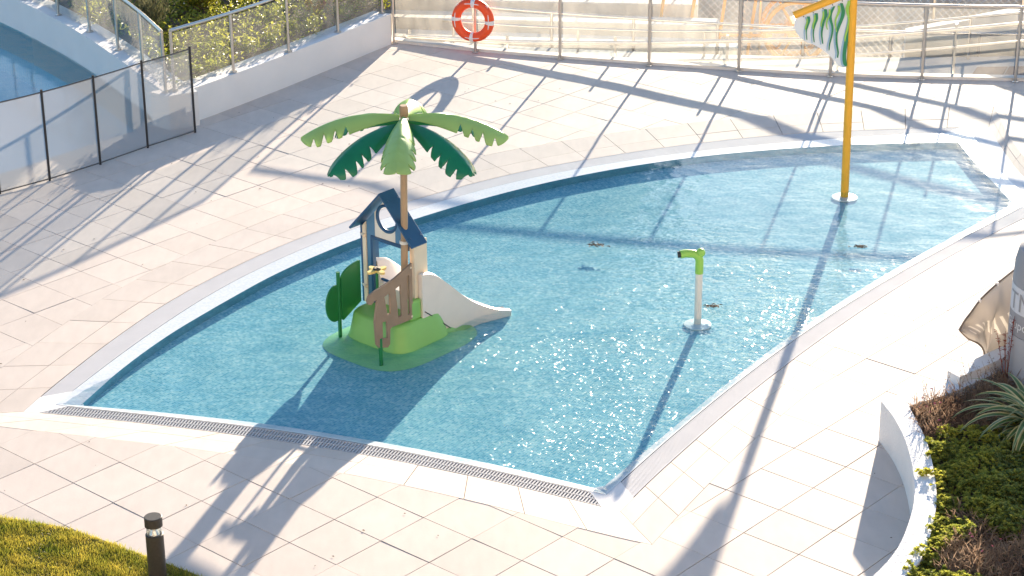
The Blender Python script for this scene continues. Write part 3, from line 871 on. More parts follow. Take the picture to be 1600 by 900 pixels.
# chain link fence further back
cl = tag(empty('chain_link_fence', (-3, 38.2, -1.6)), 'chain link fence on thin posts along the building site', 'fence')
for k in range(10): MB().tube([(k * 1.5, -.28 * k, 0), (k * 1.5, -.28 * k, 2.2)], .025, 8).build('post', M['steel'], cl)
wire = MB(); st = .13; Ln = 13.5
n = int(Ln / st)
for k in range(-16, n):
    for sgn in (1, -1):
        a = k * st; b = a + 2.05
        x0, z0, x1, z1 = a, .05, b, 2.1
        if x0 < 0: z0 += -x0; x0 = 0
        if x1 > Ln: z1 -= x1 - Ln; x1 = Ln
        if sgn < 0: x0, x1 = Ln - x0, Ln - x1
        f = lambda x: -.1867 * x
        wire.tube([(x0, f(x0), z0), (x1, f(x1), z1)], .004, 3, False)
wire.build('wire_mesh', M['steel'], cl, fix=False)
# orange site machine frame behind the glass
org = pm('orange_paint', (.75, .33, .04), .5, var=.1)
mc = tag(empty('site_barrier', (2.6, 36.6, -1.6)), 'orange tubular site barrier standing behind the glass', 'barrier')
for k in range(4):
    MB().tube([(k * .55, 0, 0), (k * .55 + .18, 0, 1.55)], .03, 8).build('upright', org, mc)
MB().tube([(-.1, 0, .55), (2.1, 0, .5)], .03, 8).build('crossbar', org, mc)
MB().tube([(.0, 0, 1.5), (2.3, .1, 1.38)], .035, 8).build('crossbar', org, mc)
mc = tag(empty('cable_reel', (5.1, 36.4, -1.6)), 'rusty orange cable reel standing on edge behind the glass', 'reel')
for y in (0, .5):
    MB().torus((0, y, .62), .55, .045, (1, 0, 0), (0, 0, 1), 32, 8).build('rim', org, mc, True)
    for a in range(6):
        an = a * math.pi / 3
        MB().tube([(0, y, .62), (.53 * math.cos(an), y, .62 + .53 * math.sin(an))], .022, 6).build('spoke', org, mc)
MB().tube([(0, 0, .62), (0, .5, .62)], .16, 16).build('drum', org, mc)

# ------------------------------------------------------------------ mesh safety fence
mf = tag(empty('mesh_fence', (-4.434, 28.098, 0)), 'grey mesh pool safety fence on thin black poles', 'fence')
mts = [near_t(MESHL, *q) for q in ((-9.2, 23.1), (-8.4, 23.88), (-7.679, 24.592), (-7.169, 25.125), (-6.634, 25.655), (-6.086, 26.155), (-5.529, 26.775), (-4.997, 27.45), (-4.434, 28.098))]
ox, oy = mf.location.x, mf.location.y
for t in mts:
    q = MESHL.at(t)
    MB().tube([(q.x - ox, q.y - oy, 0), (q.x - ox, q.y - oy, 1.25)], .017, 10).build('pole', M['black'], mf, True)
for a, b in zip(mts, mts[1:]):
    A, B = MESHL.at(a), MESHL.at(b)
    vs = []; fs = []; nx_, nz_ = 10, 6
    for i in range(nx_ + 1):
        q = A.lerp(B, i / nx_)
        for k in range(nz_ + 1):
            sag = .012 * math.sin(math.pi * i / nx_) * math.sin(math.pi * k / nz_ + .4)
            vs.append((q.x - ox + sag * .6, q.y - oy - sag, .02 + 1.2 * k / nz_ - .004 * math.sin(math.pi * i / nx_) * (k / nz_)))
    for i in range(nx_):
        for k in range(nz_):
            c = i * (nz_ + 1) + k; fs.append((c, c + nz_ + 1, c + nz_ + 2, c + 1))
    MB().add(vs, fs).build('net_panel', M['net'], mf, True, fix=False)
    for z, zs in ((1.215, .004), (.025, 0)):
        MB().tube([(A.lerp(B, i / 8).x - ox, A.lerp(B, i / 8).y - oy, z - zs * math.sin(math.pi * i / 8)) for i in range(9)], .010, 6).build('hem', pm('net_hem', (.10, .095, .09), .7) if 'net_hem' not in bpy.data.materials else bpy.data.materials['net_hem'], mf)

# ------------------------------------------------------------------ life ring
lr = tag(empty('life_ring', (-.555, 31.88, 0)), 'orange life ring with white bands hung on the back balustrade', 'life ring')
dirx = Vector((.955, -.297, 0)); dz_ = Vector((0, 0, 1)); nn_ = dirx.cross(dz_)
ocol = pm('life_ring_orange', (.90, .085, .012), .45, var=.05)
wcol = pm('life_ring_band', (.85, .80, .78), .5)
cc = nn_ * .085 + Vector((0, 0, .565)) + dirx * (-.0)
MB().torus(cc, .272, .074, dirx, dz_, 56, 16).build('ring', ocol, lr, True)
for k in range(4):
    a = R(90 * k - 3)
    MB().torus(cc, .272, .0765, dirx, dz_, 4, 16, a - R(6), a + R(6)).build('band', wcol, lr, True)
rope = []
for i in range(97):
    a = 2 * math.pi * i / 96; k = (a / (math.pi / 2) + .5) % 1
    rad = .352 - .075 * (math.sin(math.pi * k) ** .5)
    rope.append(cc + dirx * rad * math.cos(a) + dz_ * rad * math.sin(a) + nn_ * (.03 + .05 * math.sin(math.pi * k)))
MB().tube(rope, .0075, 6, False).build('rope', wcol, lr, True)
MB().box(nn_ * .03 + Vector((0, 0, .84)), (.05, .05, .06)).build('hook', M['steel'], lr)

# ------------------------------------------------------------------ play house with palm (local x = along the facade, y = towards the slide)
PX, PY = -1.177, 21.066
toy = tag(empty('water_play_house', (PX, PY, ZF), GA), 'blue beach hut play house with plastic palm tree and slide in the pool', 'play house')
ZO = -ZF                                     # local z of the deck plane
P = dict(
    lgreen=pm('plastic_light_green', (.25, .52, .12), .38, var=.06, vscale=3, bump=.05, bscale=200),
    leaf1=pm('plastic_leaf_green', (.40, .60, .22), .35, var=.12, vscale=2.5, trans=((.62, .78, .30), .35)),
    leaf2=pm('plastic_leaf_dark', (.010, .20, .095), .32, var=.12, vscale=2.5, trans=((.02, .30, .10), .12)),
    dgreen=pm('plastic_dark_green', (.015, .20, .055), .4, var=.1, vscale=4),
    skirt=pm('plastic_sea_green', (.24, .60, .28), .4, var=.06),
    navy=pm('plastic_navy', (.018, .085, .20), .4, var=.1, vscale=5),
    blue=pm('plastic_blue', (.085, .22, .38), .45, var=.05, vscale=6),
    cream=pm('plastic_cream', (.80, .67, .50), .45, var=.04),
    white=pm('plastic_white', (.80, .74, .66), .45, var=.03),
    brown=pm('plastic_brown', (.33, .215, .14), .55, var=.08, vscale=8, bump=.1, bscale=150),
    tan=pm('plastic_tan', (.42, .28, .17), .5, var=.06),
    slide=pm('plastic_slide', (.80, .70, .62), .35, var=.03),
    yellow=pm('plastic_yellow', (.80, .62, .22), .45),
    orange=pm('pole_orange', (.98, .47, .035), .35, var=.04),
    lime=pm('nozzle_lime', (.32, .62, .10), .35),
    dark=pm('dark_rubber', (.03, .035, .035), .5),
)
def zl(q): return (q[0], q[1], q[2] + ZO)
# rounded plan loft
def loft(levels, n=48, e=3.2):
    """levels: (cx, cy, rx, ry, z) superellipse rings"""
    vs = []; fs = []
    for cx, cy, rx, ry, z in levels:
        for k in range(n):
            a = 2 * math.pi * k / n; c, s = math.cos(a), math.sin(a)
            vs.append((cx + rx * math.copysign(abs(c) ** (2 / e), c), cy + ry * math.copysign(abs(s) ** (2 / e), s), z + ZO))
    for i in range(len(levels) - 1):
        for k in range(n): fs.append((i * n + k, i * n + (k + 1) % n, (i + 1) * n + (k + 1) % n, (i + 1) * n + k))
    m = (len(levels) - 1) * n
    fs.append(tuple(reversed(range(n)))); fs.append(tuple(m + k for k in range(n)))
    return MB().add(vs, fs)
loft([(-.22, .15, .67, .80, ZF + .003), (-.22, .15, .64, .76, -.128), (-.22, .14, .59, .68, -.104), (-.21, .12, .53, .56, -.080), (-.2, .10, .48, .47, -.060)], 56, 3.6).build('skirt', P['skirt'], toy, True)
loft([(-.2, .10, .47, .455, -.075), (-.2, .10, .445, .43, .0), (-.2, .085, .40, .385, .21), (-.2, .085, .38, .365, .235), (-.2, .085, .34, .33, .243)], 48, 4.5).build('platform', P['lgreen'], toy, True)
# green flank running back along the slide
fl = MB(); vs = []; fs = []
prof = [(.0, .243), (.12, .22), (.28, .16), (.45, .06), (.62, -.03), (.85, -.10)]
for v, z in prof:
    vs += [(.02, v, z + ZO), (.14, v, z + ZO), (.235, v, -.10 + ZO), (.02, v, -.10 + ZO)]
for i in range(len(prof) - 1):
    k = 4 * i; fs += [(k, k + 1, k + 5, k + 4), (k + 1, k + 2, k + 6, k + 5), (k + 3, k, k + 4, k + 7)]
fs += [(3, 2, 1, 0), (20, 21, 22, 23)]
fl.add(vs, fs).build('flank', P['lgreen'], toy, True)
bevel(MB().box((.115, 0.02, .35 + ZO), (.10, .17, .23)).build('step_block', P['lgreen'], toy), .025, 3)
# trunk
MB().tube([zl((0, 0, .05)), zl((.025, 0, .9)), zl((.06, -.005, 2.05)), zl((.078, 0, 2.66))], [.040, .039, .038, .037], 16).build('trunk', P['tan'], toy, True)
MB().lathe(zl((.078, 0, 2.55)), [(.042, 0), (.047, .01), (.047, .10), (.042, .115)], 16).build('trunk_cap', P['tan'], toy, True)
MB().lathe(zl((.028, 0, 1.10)), [(.05, 0), (.05, .035)], 16).build('clamp', P['white'], toy, True)
# palm leaves
def palm_leaf(az, L, droop, z0, w0, mat, notches, seed, roll=0):
    rr = random.Random(seed)
    n, m = 84, 10
    vs = []; fs = []
    th = R(66)
    cuts = {}
    for sd in (0, 1):
        cuts[sd] = [(.50 + .115 * k + rr.uniform(-.012, .012), rr.uniform(.46, .58), rr.uniform(.029, .036)) for k in range(notches)]
    for i in range(n + 1):
        s = i / n
        r = .05 + L * (s - .06 * s * s * s)
        z = .05 * math.sin(min(s * 2.2, 1.57)) * (1 - s) + .02 * s - droop * s ** 2.3
        w = w0 * (.20 + .80 * math.sin(min(1, s / .72) * math.pi / 2) ** 1.2)
        if s > .72: w *= max(.0, 1 - ((s - .72) / .285) ** 2.6)
        for k in range(-m, m + 1):
            t = k / m
            ww = w
            for c, d, hw in cuts[0 if t < 0 else 1]:
                x = abs(s - c + .05 * (abs(t) - 1)) / hw
                if x < 1: ww = min(ww, w * (1 - d * (1 - x)))
            a = w / th * 1.05
            ph = t * th * ww / max(w, 1e-6)
            lat = a * math.sin(ph); dn = a * (1 - math.cos(ph)) * 1.35
            dn -= .012 * math.exp(-(t * 6) ** 2)
            vs.append((r, lat, z - dn))
    W = 2 * m + 1
    for i in range(n):
        for k in range(W - 1): fs.append((i * W + k, i * W + k + 1, (i + 1) * W + k + 1, (i + 1) * W + k))
    ca, sa = math.cos(az), math.sin(az)
    vs = [(.078 + x * ca - y * sa, x * sa + y * ca, z + z0 + ZO) for x, y, z in vs]
    o = MB().add(vs, fs).build('leaf', mat, toy, True, fix=False)
    md = o.modifiers.new('thick', 'SOLIDIFY'); md.thickness = .012; md.offset = -1
    return o
for k, a in enumerate((180, 0, 268, 88)):
    palm_leaf(R(a) - GA, 1.10, .26, 2.54, .205, P['leaf1'], 4, 10 + k)
for k, a in enumerate((225, 314, 45, 136)):
    palm_leaf(R(a) - GA, 1.06, .33, 2.46, .21, P['leaf2'], 5, 30 + k)
# hut facade: planks between the posts, with a round window and a door opening
FV = .055
def plank(name, poly, mat, y=FV, th=.03, parent=toy):
    return MB().slab([(a, b + ZO) for a, b in poly], (0, y + th, 0), (1, 0, 0), (0, 0, 1), th).build(name, mat, parent)
UC, RW = -.262, .45
def roof_z(u): return 1.575 - abs(u - UC) * 1.07
circ = [(-.285 + .142 * math.cos(2 * math.pi * k / 40), 1.285 + .142 * math.sin(2 * math.pi * k / 40)) for k in range(40)]
def plank_hole(a, b, z0, mat):
    us = [a, b] if not (a < UC < b) else [a, UC, b]
    poly = [(a, z0), (b, z0)] + [(u, roof_z(u) - .03) for u in reversed(us)]
    for pc in minus([Vector(q) for q in poly], circ):
        plank('wall_plank', [(q[0], q[1]) for q in pc], mat)
plank('post', [(-.655, .22), (-.60, .22), (-.60, roof_z(-.60) - .03), (-.655, roof_z(-.655) - .03)], P['cream'], FV - .012, .055)
plank_hole(-.598, -.47, 1.04, P['blue']); plank_hole(-.468, -.36, 1.04, P['white']); plank_hole(-.358, -.16, 1.04, P['white']); plank_hole(-.158, .055, 1.04, P['blue'])
plank('wall_plank', [(-.598, .22), (-.535, .22), (-.535, 1.038), (-.598, 1.038)], P['blue'])
plank('door_frame', [(-.533, .22), (-.50, .22), (-.50, 1.0), (.045, 1.0), (.045, 1.036), (-.533, 1.036)], P['navy'], FV - .01, .045)
plank('post', [(.058, .22), (.125, .22), (.125, roof_z(.125) - .02), (.058, roof_z(.058) - .03)], P['cream'], FV - .005, .045)
MB().torus((-.285, FV + .012, 1.285 + ZO), .15, .020, (1, 0, 0), (0, 0, 1), 44, 10).build('window_ring', P['navy'], toy, True)
# side wall of the hut
MB().box((-.672, FV + .115, .68 + ZO), (.028, .25, .92)).build('side_wall', P['navy'], toy)
MB().box((.10, FV + .13, .68 + ZO), (.02, .16, .86)).build('side_wall', P['cream'], toy)
for z in (.42, 1.02):
    MB().tube([(-.70, FV + .02, z + ZO), (-.60, FV - .03, z + ZO)], .020, 10).build('bolt_cover', P['cream'], toy, True)
MB().tube([(.075, FV - .02, .86 + ZO), (.10, FV - .03, .86 + ZO)], .017, 10).build('bolt_cover', P['cream'], toy, True)
MB().box((UC, FV + .02, 1.52 + ZO), (.05, .05, .03)).build('ridge_bracket', P['cream'], toy)
# roof: two thick slabs
for sgn in (-1, 1):
    a0, a1 = (UC, UC + sgn * .465)
    z0, z1 = roof_z(UC) + .02, roof_z(a1) + .02
    nn = Vector((sgn * (z0 - z1), 0, .465)).normalized() * .028
    y0, y1 = -.075, .16
    vs = []
    for (a, z) in ((a0, z0), (a1, z1)):
        for y in (y0, y1): vs += [(a, y, z + ZO), (a + nn.x * (1 if a == a1 else 0), y, z + nn.z + ZO + (.01 if a == a0 else 0))]
    o = MB().add(vs, [(0, 1, 5, 4), (2, 6, 7, 3), (0, 2, 3, 1), (4, 5, 7, 6), (1, 3, 7, 5), (0, 4, 6, 2)]).build('roof_panel', P['navy'], toy)
    bevel(o, .006)
# blue seat bar behind the door
MB().tube([(-.48, .12, .52 + ZO), (.05, .12, .52 + ZO)], .016, 10).build('bar', P['navy'], toy, True)
MB().box((-.03, .11, .36 + ZO), (.09, .02, .26)).build('bar_panel', P['blue'], toy)
# slide
sl = MB(); vs = []; fs = []
topz = [(.10, .74), (.19, .722), (.30, .68), (.44, .57), (.60, .43), (.75, .295), (.96, .134), (1.22, -.012), (1.42, -.075), (1.60, -.10)]
flz = [(.10, .46), (.19, .46), (.30, .44), (.44, .37), (.60, .24), (.75, .12), (.96, .0), (1.22, -.085), (1.42, -.11), (1.60, -.125)]
topz = [(q.x, q.y) for q in catmull([Vector(q) for q in topz[:-1]], 4)]; flz = [(q.x, q.y) for q in catmull([Vector(q) for q in flz[:-1]], 4)]
for (v, zt), (_, zf) in zip(topz, flz):
    fl_w = .10 * max(0, (v - 1.0) / .42); w0, w1 = -.545 - fl_w, .155 + fl_w * 1.2
    for u, z in ((w0 - .03, -.14), (w0 - .03, zt), (w0 + .01, zt + .012), (w0 + .05, zt - .02), (w0 + .10, zf + .05), (w0 + .17, zf), (w1 - .17, zf), (w1 - .10, zf + .05), (w1 - .05, zt - .02), (w1 - .01, zt + .012), (w1 + .03, zt), (w1 + .03, -.14)):
        vs.append((u, v, z + ZO))
m = 12
for i in range(len(topz) - 1):
    for k in range(m - 1): fs.append((i * m + k, i * m + k + 1, (i + 1) * m + k + 1, (i + 1) * m + k))
fs += [tuple(range(m)), tuple(reversed(range((len(topz) - 1) * m, len(topz) * m)))]
sl.add(vs, fs).build('slide', P['slide'], toy, True)
# seam and fixings
MB().tube([zl((.187, .13, .30)), zl((.19, .26, .20)), zl((.195, .40, .08)), zl((.20, .52, -.02))], .006, 6).build('seam', P['dark'], toy)
for v_ in (-.04, .12):
    for t_ in (.15, .5, .85):
        u_ = UC + .465 * t_; MB().lathe((u_ + .03, v_, roof_z(u_) + .046 + ZO), [(.011, 0), (.008, .008)], 8).build('bolt', P['navy'], toy, True)
# left barrier: two leaf shaped green boards on a post, in a plane across the entrance
def board(name, pts, x, mat, th=.022):
    return MB().slab([(a, b + ZO) for a, b in pts], (x, 0, 0), (0, 1, 0), (0, 0, 1), th).build(name, mat, toy)
def arc(c, r, a0, a1, n=12): return [(c[0] + r[0] * math.cos(R(a0 + (a1 - a0) * k / n)), c[1] + r[1] * math.sin(R(a0 + (a1 - a0) * k / n))) for k in range(n + 1)]
bevel(board('leaf_board', [(-.02, .25), (-.02, .735)] + arc((-.02, .60), (.30, .14), 95, 180, 10) + [(-.325, .25)] + arc((-.30, .16), (.03, .05), 180, 300, 5), -.66, P['dgreen']), .005)
bevel(board('leaf_board', arc((-.40, .335), (.145, .215), 20, 340, 26), -.672, P['dgreen'], .02), .005)
MB().tube([zl((-.66, -.345, ZF + .01)), zl((-.66, -.345, .69))], .022, 12).build('post', P['dgreen'], toy, True)
for z in (.22, .45): MB().tube([(-.69, -.42, z + ZO), (-.66, -.42, z + ZO)], .016, 10).build('bolt_cover', P['dgreen'], toy, True)
# right barrier: brown slotted handrail board
outer = [(-.03, .915), (-.03, .265), (-.36, .275), (-.385, .26), (-.395, .09), (-.43, .06), (-.56, .10), (-.60, .15), (-.615, .42), (-.565, .665), (-.60, .665), (-.66, .63), (-.705, .655), (-.715, .70), (-.69, .745), (-.62, .765), (-.30, .82)]
slots = [[(-.075, .80), (-.075, .335), (-.105, .335), (-.115, .78)], [(-.21, .72), (-.20, .36), (-.255, .35), (-.29, .70)], [(-.375, .68), (-.37, .44), (-.42, .44), (-.46, .66)], [(-.43, .37), (-.43, .17), (-.50, .19), (-.50, .38)]]
pcs = [[Vector(q) for q in outer]]
for sltt in slots:
    nx = []
    for pc in pcs: nx += minus(pc, [Vector(q) for q in sltt])
    pcs = nx
rail = MB()
for pc in pcs: rail.slab([(q[0], q[1] + ZO) for q in pc], (.14, 0, 0), (0, 1, 0), (0, 0, 1), .024)
rail.build('handrail_board', P['brown'], toy)
MB().tube([zl((.152, -.53, ZF + .01)), zl((.152, -.53, .2))], .022, 12).build('post', P['dgreen'], toy, True)
for v, z in ((-.05, .30), (-.05, .87)): MB().tube([(.17, v, z + ZO), (.13, v, z + ZO)], .013, 8).build('bolt_cover', P['cream'], toy, True)
# yellow flower on a green stem
MB().tube([zl((-.16, -.24, .23)), zl((-.16, -.24, .80))], .016, 10).build('stem', P['dgreen'], toy, True)
fw_ = []
for k in range(60):
    a = 2 * math.pi * k / 60
    rr_ = .085 + .042 * math.cos(4 * a + .5)
    fw_.append((-.16 + rr_ * math.cos(a), -.24 + rr_ * math.sin(a)))
MB().prism(ccw(fw_), .80 + ZO, .825 + ZO).build('flower', P['yellow'], toy)
MB().lathe(zl((-.16, -.24, .825)), [(.045, 0), (.04, .016), (.02, .02)], 16).build('flower_centre', P['dark'], toy, True)
for a in (.6, 2.6, 4.7): MB().lathe(zl((-.16 + .02 * math.cos(a), -.24 + .02 * math.sin(a), .843)), [(.013, 0), (.010, .006)], 10).build('flower_button', P['cream'], toy, True)

# ------------------------------------------------------------------ orange pole with flag
fp = tag(empty('flag_pole', (4.332, 25.681, ZF)), 'tall orange pole with a white flag of green ribbons standing in the pool', 'flag pole')
fo = Vector((4.332, 25.681, ZF))
MB().tube([(0, 0, 0), (-.04, 0, 3.02)], .052, 24).build('pole', P['orange'], fp, True)
MB().lathe((0, 0, .003), [(.165, 0), (.17, .006), (.165, .016), (.06, .024)], 36).build('base_ring', pm('clear_flange', (.55, .70, .72), .3), fp, True)
fx = lambda px: 3.576 + (px - 1242) * .0079 - 4.332
fz = lambda py: 2.283 - (py - 27) * .00842 - ZF
MB().tube([(fx(1240), -.0, fz(24)), (fx(1334), 0, fz(-13))], .047, 20).build('arm', P['orange'], fp, True)
panel = [(1243, 30), (1241.8, 40), (1244, 48), (1249, 55), (1256, 61), (1263, 65), (1272, 68.5), (1281, 72.5), (1290, 78), (1300, 86), (1309, 95), (1316, 103), (1322, 105), (1329, 104), (1333, -12)]
fl_o = MB().slab([(fx(a), fz(b)) for a, b in panel], (0, .012, 0), (1, 0, 0), (0, 0, 1), .024).build('flag_panel', pm('flag_white', (.78, .80, .83), .5), fp)
for k in range(5):
    MB().tube([(fx(1255 + 15 * k), -.05, fz(24.5 - 5.9 * k)), (fx(1255 + 15 * k), -.038, fz(24.5 - 5.9 * k))], .007, 8).build('bolt', P['dark'], fp)
D6 = [[(268, 205, 40), (282, 260, 30), (262, 340, 22), (252, 400, 14), (265, 500, 10)], [(370, 165, 40), (380, 240, 32), (355, 330, 24), (345, 420, 16), (362, 530, 12)], [(485, 115, 40), (497, 190, 34), (470, 290, 28), (455, 420, 20), (475, 550, 14)], [(600, 80, 25), (560, 170, 34), (560, 240, 36), (590, 340, 28), (590, 430, 22), (565, 560, 16), (562, 635, 10)], [(690, 40, 35), (718, 140, 46), (710, 220, 46), (670, 340, 40), (650, 440, 24), (660, 560, 24), (682, 660, 20), (678, 730, 14)], [(825, -20, 40), (825, 120, 42), (820, 240, 34), (800, 400, 40), (775, 560, 48), (765, 700, 46), (780, 800, 50), (795, 840, 26)]]
L6 = [[(250, 230, 16), (255, 280, 18), (240, 330, 16), (240, 370, 14)], [(350, 185, 18), (352, 250, 22), (335, 310, 20), (338, 360, 14)], [(460, 140, 18), (462, 210, 24), (440, 290, 18), (442, 335, 12)], [(540, 115, 24), (542, 180, 24), (515, 260, 18), (512, 320, 16), (525, 372, 10)], [(655, 70, 30), (665, 140, 34), (630, 230, 22), (625, 300, 18), (645, 400, 10)], [(790, 10, 40), (770, 120, 44), (795, 240, 24), (785, 360, 26), (765, 450, 24), (760, 520, 14)]]
def ribbon(name, pts, mat, y, dx=0, dy=0):
    c = catmull([Vector(q) for q in pts], 6)
    Lp = []; Rp = []
    for q in c:
        px, py, w = 1230 + (q.x + dx) / 8.18, (q.y + dy) / 8.18, q.z / 8.18 / 2
        Lp.append((fx(px - w), fz(py))); Rp.append((fx(px + w), fz(py)))
    n = len(Lp); vs = []; fs = []
    for a, b in zip(Lp, Rp): vs += [(a[0], y, a[1]), (b[0], y, b[1]), (a[0], y + .006, a[1]), (b[0], y + .006, b[1])]
    for i in range(n - 1):
        k = 4 * i; fs += [(k, k + 1, k + 5, k + 4), (k, k + 4, k + 6, k + 2), (k + 1, k + 3, k + 7, k + 5)]
    MB().add(vs, fs).build(name, mat, fl_o)
sk = pm('ribbon_blue', (.32, .50, .66), .5); dg = pm('ribbon_green', (.015, .24, .10), .45); lg = pm('ribbon_lime', (.32, .60, .09), .45)
for q in D6: ribbon('ribbon', q, sk, -.018, -26, 10)
for q in D6: ribbon('ribbon', q, dg, -.025)
for q in L6: ribbon('ribbon', q, lg, -.031)

# ------------------------------------------------------------------ water spout
sp = tag(empty('water_spout', (2.082, 21.63, ZF)), 'white pipe spout with a lime green elbow nozzle in the pool', 'spout')
MB().lathe((0, 0, .003), [(.155, 0), (.16, .006), (.155, .016), (.05, .024)], 36).build('base_ring', bpy.data.materials['clear_flange'], sp, True)
MB().tube([(0, 0, 0), (0, 0, .64)], .041, 20).build('pipe', P['white'], sp, True)
pth = [(0, 0, .635), (0, 0, .78)] + [(-.09 + .09 * math.cos(R(a)), 0, .78 + .09 * math.sin(R(a))) for a in (15, 30, 45, 60, 75, 90)] + [(-.16, 0, .872), (-.215, -.01, .865)]
MB().tube(pth, .046, 20).build('elbow', P['lime'], sp, True)
MB().tube([(-.205, -.008, .866), (-.245, -.01, .862)], .036, 16).build('nozzle', P['dark'], sp, True)
bm = bmesh.new(); bmesh.ops.create_uvsphere(bm, u_segments=20, v_segments=12, radius=.052)
me = bpy.data.meshes.new('knob'); bm.to_mesh(me); bm.free(); me.materials.append(P['lime'])
me.polygons.foreach_set('use_smooth', [True] * len(me.polygons))
link('knob', me, sp).location = (0.01, 0, .88)

# dead leaves drifting in the pool
dl = pm('dead_leaf', (.22, .14, .08), .8, var=.4, vscale=40)
for k, (x, y, w, lab) in enumerate(((1.03, 23.85, .16, 'clump of dead leaves floating in the middle of the pool'), (4.22, 23.74, .11, 'clump of dead leaves floating in front of the orange pole'), (2.27, 21.95, .12, 'small clump of dead leaves floating beside the green spout'))):
    rr = random.Random(k); mb = MB()
    for _ in range(60):
        cx, cy = x + rr.gauss(0, w * .40), y + rr.gauss(0, w * .22); a = rr.uniform(0, 6.3); l = rr.uniform(.012, .032)
        vs = [(cx + l * math.cos(a), cy + l * math.sin(a), ZW + .004), (cx - .35 * l * math.sin(a), cy + .35 * l * math.cos(a), ZW + .012), (cx - l * math.cos(a), cy - l * math.sin(a), ZW + .003), (cx + .35 * l * math.sin(a), cy - .35 * l * math.cos(a), ZW + .010)]
        mb.add(vs, [(0, 1, 2, 3)])
    tag(mb.build('dead_leaves', dl, fix=False), lab, 'leaves')

# ------------------------------------------------------------------ bollard lamp
bo = tag(empty('bollard_lamp', (-3.10, 15.924, 0)), 'dark grey bollard lamp with clear lens at the lawn edge', 'bollard')
bz = pm('bollard_bronze', (.045, .04, .034), .5, var=.12, vscale=40, bump=.1, bscale=300)
MB().lathe((0, 0, 0), [(.105, 0), (.105, .012), (.08, .014), (.08, .02)], 32).build('base_plate', M['concrete'], bo, True)
MB().lathe((0, 0, .02), [(.078, 0), (.078, .43), (.070, .435)], 32).build('body', bz, bo, True)
MB().lathe((0, 0, .455), [(.066, 0), (.066, .075)], 32).build('lens', glass_mat('lamp_lens', (.9, .92, .92), .35, (.85, .88, .9)), bo, True)
MB().lathe((0, 0, .455), [(.05, 0), (.012, .075)], 24).build('reflector', pm('reflector', (.9, .9, .88), .15, 1.0), bo, True)
MB().lathe((0, 0, .53), [(.072, 0), (.078, .004), (.078, .088), (.072, .094)], 32).build('cap', bz, bo, True)

# bits of dry debris on the terrace
rr = random.Random(99); mb = MB(); k = 0
while k < 110:
    x, y = rr.uniform(-6, 6.5), rr.uniform(15.3, 31)
    if inside((x, y), COPE_OUT) or inside((x, y), POOL2): continue
    k += 1; s_ = rr.uniform(.006, .02); a = rr.uniform(0, 6.3)
    mb.add([(x + s_ * math.cos(a), y + s_ * math.sin(a), .004), (x - .5 * s_ * math.sin(a), y + .5 * s_ * math.cos(a), .009), (x - s_ * math.cos(a), y - s_ * math.sin(a), .004), (x + .5 * s_ * math.sin(a), y - .5 * s_ * math.cos(a), .007)], [(0, 1, 2, 3)])
tag(mb.build('dry_debris', pm('debris_brown', (.13, .09, .06), .9), fix=False), 'tiny dry leaf fragments scattered over the terrace', 'debris', kind='stuff')

# ------------------------------------------------------------------ vegetation helpers
def leaf_quad(mb, c, d, upv, L, W, fold=.25):
    """one pointed leaf: base c, direction d, four-point blade with a fold"""
    s = d.cross(upv)
    if s.length < 1e-4: s = Vector((1, 0, 0))
    s.normalize(); nrm = s.cross(d).normalized()
    m = c + d * (L * .5)
    mb.add([c, m + s * (W / 2) + nrm * (W * fold), c + d * L - nrm * (L * .08), m - s * (W / 2) + nrm * (W * fold)], [(0, 1, 2), (0, 2, 3)])
def rand_dir(rr, zmin=-.2):
    while True:
        v = Vector((rr.uniform(-1, 1), rr.uniform(-1, 1), rr.uniform(zmin, 1)))
        if .1 < v.length < 1: return v.normalized()
def rosette(mb, rr, c, axis, L, W, n):
    a = axis.orthogonal().normalized(); b = axis.cross(a)
    ph = rr.uniform(0, 6.3)
    for k in range(n):
        an = ph + 2.4 * k; t = k / n
        d = (a * math.cos(an) + b * math.sin(an)) * (1 - .55 * t) + axis * (.25 + .9 * t)
        leaf_quad(mb, c, d.normalized(), axis, L * (1 - .35 * t) * rr.uniform(.8, 1.2), W, .2)

L_ = dict(
    sedum=leaf_mat('succulent_leaf', (.14, .19, .04), (.58, .55, .09), .58, 1.4),
    sedum_dark=leaf_mat('shade_leaf', (.11, .16, .05), (.34, .38, .10), .52, 2.0),  # darker green than the succulent leaves
    dry=leaf_mat('dry_twig', (.22, .14, .10), (.50, .37, .26), .45, 2.0),
    shrub=leaf_mat('garden_leaf', (.13, .18, .03), (.58, .54, .07), .55, .8),
    grass=leaf_mat('lawn_blade', (.15, .20, .02), (.60, .48, .08), .55, 4.0),
    grey=leaf_mat('grey_leaf', (.10, .11, .06), (.24, .22, .11), .35, 1.0),
    red=leaf_mat('red_twig', (.20, .06, .035), (.36, .17, .10), .3, 2.0),
    pink=pm('pink_flower', (.55, .18, .26), .6),
    stalk=pm('dry_stalk', (.30, .20, .13), .8),
    bark=pm('log_bark', (.19, .105, .06), .85, var=.35, vscale=7, bump=.6, bscale=30),
)

# ------------------------------------------------------------------ garden behind the glass balustrade
def garden_z(x, y): return .37 + .03 * (y - 29) + .04 * math.sin(x * 1.7) * math.sin(y * 1.3)
mb = MB(); vs = []; fs = []
CB, WBk = CWB.pts(30), W2B.pts(30)
for i in range(31):
    # from the corner outward: left edge follows the curved wall, right edge follows the garden wall
    t = i / 30
    a = CWB.at(1 - t); b = W2B.at(t) if i < 30 else W2B.at(1)
    ext = 0
    for k in range(13):
        q = a.lerp(b, k / 12); x, y = q.x, q.y + 1.2 * math.sin(math.pi * k / 12) * t
        vs.append((x, y, garden_z(x, y)))
for i in range(30):
    for k in range(12):
        c = i * 13 + k; fs.append((c, c + 1, c + 14, c + 13))
